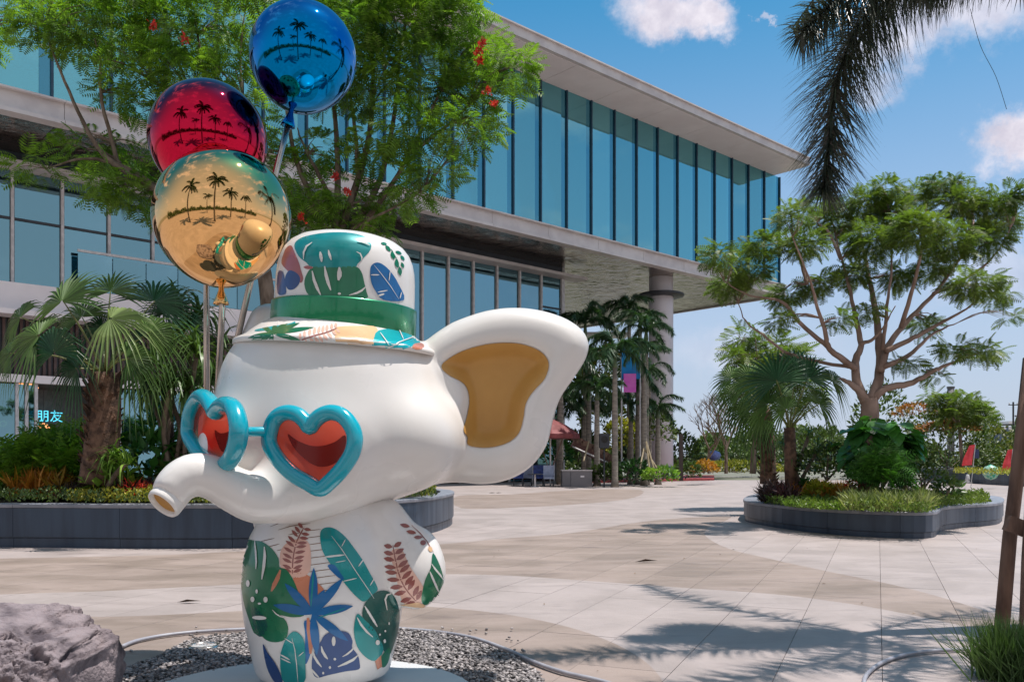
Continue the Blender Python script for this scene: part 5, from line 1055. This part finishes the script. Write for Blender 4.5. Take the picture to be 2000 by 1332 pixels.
# hat: crown, band, brim turned about a slightly tilted axis
HA = Vector((0.055, -0.03, 1)).normalized(); HC = P(662, 655, 6.02); HC2 = P(672, 640, 6.02)
hr = lambda px: px * 6.02 / FP
crown = [(hr(136), .06), (hr(135), .18), (hr(134), .30), (hr(133), .40), (hr(131), .47), (hr(127), .53), (hr(120), .585), (hr(109), .63), (hr(94), .665), (hr(72), .69), (hr(45), .703), (hr(15), .708), (.001, .708)]
hat = bpy.data.objects.new('hat', None); COL.objects.link(hat); hat.parent = statue; hat.location = (0, 0, 0); hat.matrix_parent_inverse = Matrix.Translation(statue.location).inverted()
def sub(name, mb, mat, parent, smooth=False): return mb.build(name, mat, parent, smooth)
mbc = MB().lathe(crown, HC2 - HA * .075, 96, HA); crown_o = mbc.build('hat_crown', m_white, statue, True)
m_green = M('green metallic lacquer', (0.012, 0.24, 0.10), 0.3, 0.55, col2=(0.008, 0.2, 0.085), scale=2, coat=.6)
bandp = [(hr(134), 0.0), (hr(139), -.006), (hr(140), .004), (hr(139.5), .175), (hr(139), .186), (hr(135), .19)]
MB().lathe(bandp, HC2 - HA * .045, 96, HA, False).build('hat_band', m_green, statue, True)
brimp = [(hr(118), .06), (hr(138), .045), (hr(155), .0), (hr(175), -.045), (hr(190), -.072), (hr(195.5), -.082), (hr(197.5), -.09), (hr(197.5), -.112), (hr(195), -.12), (hr(188), -.112), (hr(165), -.07), (hr(118), -.03)]
HB = HC + Vector((0, 0, .0)); mbb = MB().lathe(brimp, HB, 128, HA, False); brim = mbb.build('hat_brim', m_white, statue, True)
bpy.data.objects.remove(hat)
tri = lambda mb: BVHTree.FromPolygons([Vector(v) for v in mb.V], mb.F)
bvh_crown, bvh_brim = tri(mbc), tri(mbb)

def decal(name, out, bvh, mat, parent, off=.003, step=5.0, sm=0):
    """print on a curved surface: outline followed on the object, offset by its own paint thickness"""
    if sm: out = [(v.x, v.y) for v in catmull([Vector((a, b, 0)) for a, b in out], sm, True)]
    out = ccw(out); pts = []
    for i, (a, b) in enumerate(out):
        c, d = out[(i + 1) % len(out)]; k = max(1, int(math.hypot(c - a, d - b) / step))
        pts += [(a + (c - a) * t / k, b + (d - b) * t / k) for t in range(k)]
    n = len(pts); x0, x1 = min(p[0] for p in pts), max(p[0] for p in pts); y0, y1 = min(p[1] for p in pts), max(p[1] for p in pts)
    grid = [(x0 + step * (i + .5 * (j % 2)), y0 + step * j) for i in range(int((x1 - x0) / step) + 2) for j in range(int((y1 - y0) / step) + 2)]
    vs = [Vector(p) for p in pts + grid]
    rv, re, rf, _, _, ro = delaunay_2d_cdt(vs, [], [list(range(n))], 0, 1e-4)
    hit = []
    for v in rv:
        d = raydir(v.x, v.y).normalized(); loc, nn, _, _ = bvh.ray_cast(CO, d)
        if loc is not None and nn.dot(d) > 0: nn = -nn
        hit.append(None if loc is None or -nn.dot(d) < .04 else loc + nn * off)
    F = [t for t, o in zip(rf, ro) if o and all(hit[i] is not None for i in t) and max((hit[t[0]] - hit[t[1]]).length, (hit[t[1]] - hit[t[2]]).length, (hit[t[0]] - hit[t[2]]).length) < .25]
    used = sorted({i for t in F for i in t}); mp = {i: k for k, i in enumerate(used)}
    if not F: return None
    cam_face = [tuple(mp[i] for i in t) for t in F]
    out = []
    for t in cam_face:
        a, b, c = (hit[used[i]] for i in t); nrm = (b - a).cross(c - a)
        out.append(t if nrm.dot(CO - a) > 0 else t[::-1])
    return mesh(name, [hit[i] for i in used], out, mat, parent, True)
def strip(pts, wd):
    """outline of a tapering stroke"""
    p = [Vector((a, b)) for a, b in pts]; L = []; R = []
    for i in range(len(p)):
        t = (p[min(i + 1, len(p) - 1)] - p[max(i - 1, 0)]).normalized(); nn = Vector((-t.y, t.x)); k = wd / 2 * (.35 if i in (0, len(p) - 1) else 1)
        L.append(p[i] + nn * k); R.append(p[i] - nn * k)
    return [tuple(v) for v in L + R[::-1]]
def seg(a, b, wd): return strip([a, ((a[0] * 3 + b[0]) / 4, (a[1] * 3 + b[1]) / 4), ((a[0] + 3 * b[0]) / 4, (a[1] + 3 * b[1]) / 4), b], wd)
def oval(cx, cy, rx, ry, rot=0.0, n=12, point=False):
    o = []
    for k in range(n):
        a = 2 * math.pi * k / n; x = rx * math.cos(a); y = ry * math.sin(a) * ((1 - abs(math.cos(a)) ** 3 * .7) if point else 1)
        o.append((cx + x * math.cos(rot) - y * math.sin(rot), cy + x * math.sin(rot) + y * math.cos(rot)))
    return o
def star(cx, cy, tips, wd):
    return [oval((cx + a) / 2, (cy + b) / 2, math.hypot(a - cx, b - cy) / 2 + 8, wd / 2, math.atan2(b - cy, a - cx), 22, True) for a, b in tips]
ink = {k: M('leaf print ' + k, c, .3, mt, coat=.5, scale=3, col2=tuple(x * .78 for x in c)) for k, c, mt in (
    ('green', (.006, .17, .075), .25), ('teal', (.0, .27, .27), .25), ('deep', (.004, .09, .075), .25), ('blue', (.0, .13, .36), .25), ('navy', (.006, .05, .2), .2), ('aqua', (.0, .42, .46), .2),
    ('salmon', (.62, .22, .12), 0), ('brown', (.30, .085, .07), 0), ('pink', (.78, .47, .37), 0), ('peach', (.8, .5, .27), 0), ('line', (.22, .12, .06), 0), ('white', (.76, .74, .70), 0), ('wine', (.40, .10, .10), 0))}
def prints(items, ox, oy, s, bvh, parent):
    for i, (col, out, sm) in enumerate(items):
        lvl = {'white': .0085, 'line': .0015}.get(col, .002 + .00005 * i)
        decal('leaf_print', [(ox + a / s, oy + b / s) for a, b in out], bvh, ink[col], parent, lvl, 4.5 if sm or len(out) > 12 else 3.0, 3 if sm else 0)
def fern(stem, n, lw, ll, col, scol, sides=(1, 1), fill=None):
    st = catmull([Vector((a, b, 0)) for a, b in stem], 12); o = []
    if fill: o.append((fill[0], fill[1], 1))
    o.append((scol, strip([(v.x, v.y) for v in st[::4]], 9), 0))
    for k in range(n):
        q = st[int((k + .6) / n * (len(st) - 1))]; q2 = st[min(len(st) - 1, int((k + .6) / n * (len(st) - 1)) + 2)]
        t = Vector((q2.x - q.x, q2.y - q.y)); t = t.normalized() if t.length else Vector((0, -1)); f = .55 + .45 * math.sin(math.pi * min(1, (k + 1.5) / n * .75 + .12))
        for sgn in (-1, 1):
            L = ll * f * sides[0 if sgn < 0 else 1]; dv = (Vector((-t.y, t.x)) * sgn * .93 + t * .36).normalized(); c = Vector((q.x, q.y)) + dv * (L * .58)
            o.append((col, oval(c.x, c.y, L * .5, lw * .5, math.atan2(dv.y, dv.x), 10, True), 0))
    return o
body_prints = [
    ('line', seg((400, 175), (505, 152), 6), 0), ('line', strip([(315, 245), (400, 212), (480, 192), (570, 183)], 6), 0), ('line', strip([(370, 268), (450, 243), (520, 230), (595, 222)], 6), 0),
    ('line', seg((250, 347), (345, 325), 6), 0), ('line', seg((300, 385), (380, 365), 6), 0)] + [('line', seg((560 + 8 * (k % 3), 275 + 48 * k), (672 + 14 * k, 262 + 46 * k), 5), 0) for k in range(10)] + \
    [('line', seg((360, 412), (430, 396), 5), 0), ('line', seg((440, 300), (540, 285), 5), 0)] + \
    [('salmon', [(475, 590), (530, 565), (590, 590), (650, 640), (692, 690), (670, 760), (600, 830), (540, 780), (500, 700)], 1)] + \
    fern([(470, 575), (475, 470), (500, 350), (552, 250)], 10, 24, 76, 'brown', 'brown', fill=('pink', [(395, 540), (385, 430), (430, 360), (520, 330), (590, 370), (590, 560), (480, 600)])) + [
    ('green', [(148, 345), (175, 336), (205, 342), (260, 350), (330, 400), (375, 470), (380, 525), (430, 545), (480, 620), (520, 720), (560, 800), (550, 865), (460, 875), (385, 860), (425, 900), (442, 960), (420, 1030), (350, 1050), (290, 1035), (250, 1000), (205, 985), (165, 880), (130, 760), (110, 600), (112, 450), (130, 370)], 1),
    ('deep', [(190, 800), (260, 850), (300, 940), (262, 1010), (212, 985), (196, 900)], 1),
    ('white', strip([(213, 345), (220, 420), (224, 490), (221, 540)], 12), 0), ('white', strip([(280, 385), (283, 450), (275, 530), (262, 612)], 20), 0), ('salmon', strip([(388, 545), (370, 600), (345, 650), (325, 695)], 30), 0),
    ('white', oval(166, 640, 13, 24), 0), ('white', oval(227, 695, 9, 15), 0), ('white', oval(198, 750, 14, 19), 0), ('white', oval(288, 752, 15, 20), 0), ('white', oval(246, 779, 12, 7), 0), ('white', oval(245, 878, 50, 14, .05), 0),
    ('white', strip([(335, 822), (360, 850), (385, 866), (420, 880)], 8), 0),
    ('teal', [(664, 330), (670, 272), (710, 250), (770, 262), (840, 318), (900, 395), (960, 480), (1010, 570), (1062, 670), (1045, 705), (975, 765), (930, 745), (870, 685), (800, 595), (735, 505), (682, 420)], 1),
    ('blue', [(640, 930), (600, 1120), (560, 1200), (560, 1000), (555, 900)], 1),
    ('white', strip([(742, 312), (810, 400), (900, 540), (1000, 690), (1035, 745)], 5), 0), ('white', seg((690, 458), (832, 442), 13), 0), ('white', seg((838, 335), (812, 385), 6), 0), ('white', seg((965, 470), (928, 522), 8), 0),
    ('white', seg((1042, 595), (1008, 655), 7), 0), ('white', seg((822, 625), (915, 604), 7), 0), ('white', seg((770, 495), (840, 482), 5), 0), ('blue', [(715, 520), (760, 510), (800, 560), (830, 610), (790, 600)], 1),
    ('salmon', strip([(578, 880), (590, 960), (600, 1040), (596, 1130)], 40), 0),
    ('deep', [(1058, 698), (1130, 692), (1190, 740), (1214, 830), (1208, 950), (1178, 1060), (1140, 1140), (1090, 1090), (1030, 1000), (960, 880), (965, 800), (1000, 745)], 1),
    ('teal', [(905, 900), (925, 850), (980, 900), (1040, 960), (1070, 1020), (1100, 1080), (1092, 1130), (1040, 1180), (975, 1150), (920, 1080), (898, 980)], 1),
    ('green', [(1100, 1130), (1150, 1080), (1140, 1170), (1112, 1222), (1085, 1215), (1082, 1160)], 1),
    ('salmon', [(1045, 1180), (1085, 1140), (1092, 1220), (1060, 1240)], 0),
    ('white', seg((970, 795), (1057, 940), 16), 0), ('white', strip([(918, 875), (945, 925), (985, 975), (1027, 1012)], 15), 0), ('white', strip([(1160, 706), (1128, 718), (1112, 750), (1125, 825)], 13), 0),
    ('white', oval(1060, 1050, 15, 18), 0), ('white', oval(1108, 1040, 9, 14), 0), ('white', oval(1075, 995, 6, 8), 0), ('white', oval(1112, 970, 6, 8), 0), ('white', oval(1138, 918, 4, 10), 0),
    ('navy', [(668, 1045), (690, 1005), (735, 978), (800, 970), (860, 985), (888, 1040), (885, 1085), (925, 1140), (938, 1200), (930, 1238), (840, 1252), (720, 1278), (640, 1295), (608, 1245), (610, 1150), (640, 1090)], 1),
    ('white', oval(757, 1040, 13, 34), 0), ('white', strip([(672, 1075), (680, 1110), (700, 1145), (716, 1165)], 18), 0), ('white', strip([(616, 1110), (625, 1150), (650, 1190), (674, 1220)], 16), 0),
    ('white', strip([(785, 1218), (840, 1195), (890, 1170), (925, 1138)], 18), 0), ('white', strip([(818, 1148), (850, 1130), (880, 1105), (905, 1070)], 12), 0), ('white', strip([(604, 1232), (620, 1255), (640, 1278), (656, 1292)], 13), 0),
    ('white', oval(765, 1165, 9, 9), 0), ('white', oval(731, 1223, 8, 10), 0), ('white', oval(685, 1262, 7, 9), 0),
    ('navy', [(268, 1060), (300, 1120), (350, 1190), (385, 1260), (402, 1325), (350, 1325), (305, 1250), (280, 1160)], 1),
    ('teal', [(398, 1100), (430, 1020), (480, 973), (530, 1000), (556, 1060), (562, 1200), (552, 1330), (420, 1330), (392, 1250), (388, 1150)], 1),
    ('white', strip([(470, 1020), (490, 1100), (502, 1200), (512, 1328)], 6), 0), ('white', seg((388, 1132), (455, 1170), 10), 0), ('white', seg((392, 1158), (462, 1192), 8), 0), ('white', seg((515, 1145), (552, 1115), 6), 0), ('white', seg((420, 1020), (475, 1055), 6), 0)] + \
    [('blue', o, 0) for o in star(612, 850, [(620, 538), (818, 608), (884, 798), (850, 1035), (425, 645), (348, 790), (640, 1130), (690, 690)], 62)] + \
    [('teal', seg((600, 800), (618, 560), 12), 0), ('teal', seg((650, 880), (840, 810), 9), 0)]
prints(body_prints, 440, 960, 3.58, bvh_body, body); body_set = [o for o in body.children if o.name.startswith('leaf_print')]
arm_prints = fern([(1345, 775), (1250, 660), (1200, 520), (1172, 372)], 10, 34, 92, 'brown', 'brown', fill=('pink', [(1230, 400), (1290, 520), (1395, 690), (1350, 790), (1240, 770), (1190, 560), (1150, 430)])) + [
    ('green', [(1370, 742), (1395, 620), (1432, 540), (1440, 500), (1452, 428), (1500, 520), (1524, 620), (1508, 715), (1440, 782), (1388, 785)], 1),
    ('white', seg((1425, 555), (1485, 695), 14), 0), ('white', strip([(1438, 505), (1462, 540), (1495, 580), (1518, 615)], 12), 0), ('white', oval(1480, 728, 10, 16, .3), 0),
    ('brown', strip([(1300, 235), (1360, 290), (1410, 350), (1455, 425)], 6), 0), ('brown', oval(1255, 238, 36, 14, .25, point=True), 0), ('brown', oval(1300, 284, 36, 14, .2, point=True), 0), ('brown', oval(1348, 320, 30, 13, 0, point=True), 0),
    ('brown', oval(1382, 357, 20, 18), 0), ('peach', oval(1432, 402, 14, 20, -.4), 0), ('peach', [(1220, 790), (1350, 770), (1395, 790), (1420, 808), (1330, 806)], 0)]
prints(arm_prints, 440, 960, 3.58, bvh_body, body)
hat_prints = [
    ('wine', [(525, 300), (545, 255), (585, 235), (615, 300), (650, 385), (658, 460), (625, 490), (560, 430), (510, 370)], 1), ('wine', [(648, 400), (664, 440), (676, 490), (656, 520), (640, 470)], 1),
    ('navy', [(540, 470), (570, 425), (620, 440), (652, 480), (645, 525), (610, 565), (565, 572), (540, 530)], 1), ('navy', [(482, 445), (515, 430), (532, 470), (545, 560), (540, 605), (480, 600)], 1),
    ('teal', [(608, 235), (640, 188), (720, 158), (850, 138), (1000, 136), (1120, 158), (1186, 198), (1190, 265), (1140, 325), (1090, 375), (1050, 400), (760, 400), (700, 365), (640, 315)], 1),
    ('green', [(762, 394), (900, 402), (1060, 392), (1118, 432), (1142, 520), (1158, 590), (1150, 640), (900, 640), (820, 635), (720, 615), (684, 530), (704, 450)], 1),
    ('wine', oval(715, 402, 38, 14, .05, point=True), 0),
    ('white', strip([(808, 285), (812, 310), (817, 335), (820, 362)], 24), 0), ('white', strip([(870, 272), (876, 300), (884, 325), (892, 348)], 18), 0), ('white', strip([(842, 395), (852, 460), (868, 520), (888, 578)], 24), 0),
    ('white', strip([(952, 402), (953, 440), (952, 470), (945, 503)], 34), 0), ('white', strip([(748, 430), (762, 500), (785, 560), (812, 615)], 22), 0), ('white', strip([(748, 215), (705, 245), (684, 290), (683, 342)], 14), 0),
    ('white', strip([(1025, 615), (1080, 600), (1120, 580), (1152, 550)], 16), 0), ('white', strip([(1090, 203), (1125, 212), (1155, 222), (1182, 238)], 12), 0), ('white', oval(952, 604, 12, 9), 0), ('white', strip([(1080, 285), (1110, 300), (1122, 330), (1118, 352)], 10), 0),
    ('blue', [(1186, 440), (1195, 388), (1240, 364), (1295, 388), (1350, 445), (1400, 525), (1445, 650), (1290, 650), (1232, 590), (1196, 520)], 1),
    ('white', strip([(1212, 385), (1270, 455), (1340, 550), (1400, 645)], 5), 0), ('white', seg((1190, 460), (1252, 460), 9), 0), ('white', seg((1335, 430), (1325, 505), 7), 0), ('white', seg((1240, 592), (1315, 578), 9), 0), ('white', seg((1245, 618), (1290, 605), 14), 0), ('white', seg((1420, 590), (1408, 640), 7), 0),
    ('green', strip([(1290, 222), (1350, 270), (1395, 350), (1422, 470)], 5), 0)] + [('green', oval(a, b, r, r * .48, t, point=True), 0) for a, b, r, t in (
        (1322, 258, 30, .9), (1290, 222, 24, .2), (1358, 312, 32, 1.2), (1402, 290, 26, .4), (1432, 330, 24, .9), (1388, 372, 34, 1.4), (1432, 385, 24, 1.2), (1412, 430, 34, 1.45))]
prints(hat_prints, 420, 420, 3.918, bvh_crown, crown_o)
brim_prints = [('peach', [(915, 878), (955, 855), (1080, 850), (1212, 852), (1245, 890), (1215, 950), (1205, 1030), (1080, 1035), (985, 1030), (925, 970)], 1),
    ('aqua', [(268, 868), (340, 815), (430, 785), (540, 790), (610, 810), (600, 850), (500, 880), (400, 885), (300, 890)], 1), ('aqua', [(1200, 1060), (1210, 960), (1250, 885), (1400, 868), (1560, 858), (1625, 890), (1650, 945), (1570, 975), (1480, 1015), (1350, 1050)], 1),
    ('salmon', oval(1555, 1005, 48, 26, -.1), 0), ('salmon', [(985, 1030), (1205, 1040), (1200, 1058), (1000, 1052)], 0)] + \
    [('green', o, 0) for o in star(440, 905, [(225, 990), (300, 1010), (425, 990), (350, 840), (560, 822), (645, 955), (750, 862), (640, 830), (260, 940), (470, 830)], 34)] + \
    fern([(640, 965), (740, 930), (840, 905), (935, 868)], 9, 22, 62, 'pink', 'brown') + \
    [('white', seg(a, b, 7), 0) for a, b in (((270, 865), (330, 850)), ((500, 800), (470, 860)), ((1240, 1045), (1600, 905)), ((1260, 905), (1330, 1000)), ((1400, 870), (1440, 960)), ((1470, 865), (1560, 925)), ((1540, 865), (1620, 905)), ((1500, 940), (1640, 945)))]
prints(brim_prints, 420, 420, 3.918, bvh_brim, brim)
def turned(objs, c, ax, ang):
    # the same prints carried on round the far side
    R = Matrix.Translation(c) @ Matrix.Rotation(ang, 4, ax) @ Matrix.Translation(-c)
    for o in objs:
        k = o.copy(); COL.objects.link(k); k.parent = o.parent; k.matrix_parent_inverse = o.matrix_parent_inverse.copy(); k.matrix_basis = R
kids = lambda p: [o for o in p.children if o.name.startswith('leaf_print')]
turned(kids(crown_o), HC2, HA, math.pi); turned(kids(brim), HB, HA, math.pi)
turned(body_set, Vector((P(632, 1100, YB).x, YB, 0)), Vector((0, 0, 1)), math.pi)
decal('inner_ear', [((a - 985) * .94 + 985, (b - 770) * .96 + 770) for a, b in [((a + 16 + (8 if b > 830 else 0)) if a < 900 and b > 745 else a, b) for a, b in inn_px]], bvh_head, m_orange, head, .006, 6, 4)
# heart sunglasses
m_frame = M('turquoise lacquer', (0.0, 0.36, 0.46), 0.22, coat=.7, col2=(0.0, 0.32, 0.42), scale=2)
m_lens = M('red lens', (.62, .03, .02), .08, coat=.4, scale=2, alpha=(.34, (1, .17, .10)), spec=.6)
glasses = mesh('sunglasses', [(0, 0, 0)] * 3, [], m_frame) if False else None
def plane_pt(px, py, p0, n):
    d = raydir(px, py); t = (p0 - CO).dot(n) / d.dot(n); return CO + d * t
R_n = Vector((-.30, -.95, .06)).normalized(); R_p = P(615, 870, 5.0)
L_n = Vector((-.80, -.60, .04)).normalized(); L_p = P(425, 860, 5.15)
heartR = [(982, 475), (1008, 352), (1060, 285), (1130, 262), (1205, 280), (1262, 328), (1300, 376), (1338, 328), (1398, 280), (1475, 262), (1560, 292), (1628, 375), (1652, 470), (1628, 585), (1550, 705), (1460, 800), (1380, 858), (1290, 815), (1175, 748), (1078, 658), (1010, 560)]
heartL = [(360, 390), (372, 280), (405, 190), (452, 138), (500, 158), (540, 210), (566, 262), (604, 215), (656, 198), (705, 228), (738, 320), (745, 430), (722, 545), (680, 630), (620, 676), (555, 655), (470, 610), (405, 520), (368, 455)]
def ring(path, n, a, b, k=14):
    V = []; m = len(path)
    for i, p in enumerate(path):
        t = (path[(i + 1) % m] - path[i - 1]).normalized(); s_ = t.cross(n).normalized()
        for j in range(k): q = 2 * math.pi * j / k; V.append(p + s_ * (a * math.cos(q)) + n * (b * math.sin(q)))
    return V, [(i * k + j, i * k + (j + 1) % k, ((i + 1) % m) * k + (j + 1) % k, ((i + 1) % m) * k + j) for i in range(m) for j in range(k)]
def hpath(h, p, n, skip):
    q = [Vector((280 + a / 4, 740 + b / 4, 0)) for a, b in h]; sm = catmull(q, 5, True)
    return [plane_pt(v.x, v.y, p, n) for v in sm]
pr = hpath(heartR, R_p, R_n, 6); pl = hpath(heartL, L_p, L_n, 6)
g = MB().add(*ring(pr, R_n, .047, .05)).add(*ring(pl, L_n, .048, .055))
a_ = P(280 + 700 / 4, 740 + 410 / 4, 5.02); b_ = plane_pt(280 + 985 / 4, 740 + 410 / 4, R_p, R_n); mid = (a_ + b_) / 2 + Vector((0, -.05, 0))
a_ = plane_pt(280 + 735 / 4, 740 + 405 / 4, L_p, L_n)
g.tube(catmull([a_, mid + Vector((0, 0, -.003)), b_], 8), .029, 12)
frame = g.build('sunglasses_frame', m_frame, statue, True)
for path, n in ((pr, R_n), (pl, L_n)):
    c = sum(path, Vector()) / len(path); pts = [p - n * .012 for p in path]; k = len(pts)
    mesh('lens', pts + [c - n * .012], [(i, (i + 1) % k, k) for i in range(k)], m_lens, frame)
eye = [(1130, 430), (1195, 475), (1300, 520), (1400, 522), (1500, 490), (1575, 440), (1590, 550), (1520, 640), (1430, 682), (1330, 672), (1225, 592), (1160, 510)]
m_eye = M('dark eye paint', (.012, .006, .005), .5, scale=2)
decal('eye', [(280 + a / 4, 740 + b / 4) for a, b in eye], bvh_head, m_eye, head, .004, 5, 3)
decal('eye', [(280 + a / 4, 740 + b / 4) for a, b in [(560, 400), (600, 425), (650, 420), (690, 400), (690, 480), (650, 560), (610, 560), (575, 480)]], bvh_head, m_eye, head, .004, 5, 3)
# trunk opening
e = ta[-1] + NOZ * -.0; MB().lathe([(.085, -.05), (.0975, -.02), (.100, .01), (.1, .03), (.096, .042), (.088, .046), (.079, .038), (.074, .02), (.072, -.03)], e, 40, NOZ, False).build('trunk_rim', m_white, head, True)
MB().lathe([(.001, .010), (.04, .011), (.072, .016), (.076, .022)], e, 32, NOZ, False).build('nostril', m_orange, head, True)
# plinth
m_plinth = M('plinth paint', (.62, .62, .62), .45, col2=(.55, .56, .57), scale=1.2, bump=.05)
plinth = MB().lathe([(1.1, -.02), (1.1, .02), (1.08, .035), (.001, .036)], (-1.3, 5.4, 0), 96, cap=False).build('round_plinth', m_plinth, None, False, label='low round pale plinth disc under the elephant sculpture', cat='plinth')
# ------------------------------------------------------------------ mirror balloons on steel rods
def mirror(name, c): return M(name, c, .035, 1.0, col2=tuple(x * .97 for x in c), scale=1)
def balloon(px, py, r, Y, ax, mat, rod, label, knot):
    c = P(px, py, Y); R = r * Y / FP; t = thing('balloon', rod[-1], label, 'balloon', 'mirror balloons held up behind the sculpture'); ax = Vector(ax).normalized()
    prof = []
    for k in range(33):
        a = -math.pi / 2 + math.pi * k / 32; z = math.sin(a); x = math.cos(a)
        taper = 1 - .085 * max(0, -z) ** 2 * (1 if z < 0 else 0); prof.append((max(.001, R * x * taper), R * (z * 1.0 if z > 0 else z * 1.04)))
    MB().lathe(prof, c, 64, ax, False).build('balloon_skin', mat, t, True)
    b = c - ax * R * 1.04
    MB().lathe([(.018, .015), (.02, -.02), (.034, -.06), (.052, -.105), (.056, -.125), (.04, -.122), (.015, -.09)], b, 24, ax, False).build('balloon_neck', knot, t, True)
    pts = [b - ax * .08] + rod; MB().tube(pts, .0235, 12).build('rod', m_steel, t, True); return t
gold, red, blue = mirror('gold mirror', (.86, .50, .20)), mirror('red mirror', (.56, .010, .045)), mirror('blue mirror', (.0, .19, .48))
grip = P(424, 850, 6.62)
balloon(435, 425, 131, 6.35, (.02, .0, 1), gold, [P(434, 600, 6.38), P(424, 790, 6.6)], 'gold mirror balloon sculpture, lowest and nearest of three', gold)
balloon(407, 274, 112, 6.75, (0, 0, 1), red, [P(403, 560, 6.75), P(404, 790, 6.75)], 'red mirror balloon sculpture half hidden behind the gold one', red)
balloon(592, 112, 103, 6.75, (.22, 0, 1), blue, [P(540, 330, 6.72), P(432, 800, 6.62)], 'blue mirror balloon sculpture, highest and farthest to the right', blue)
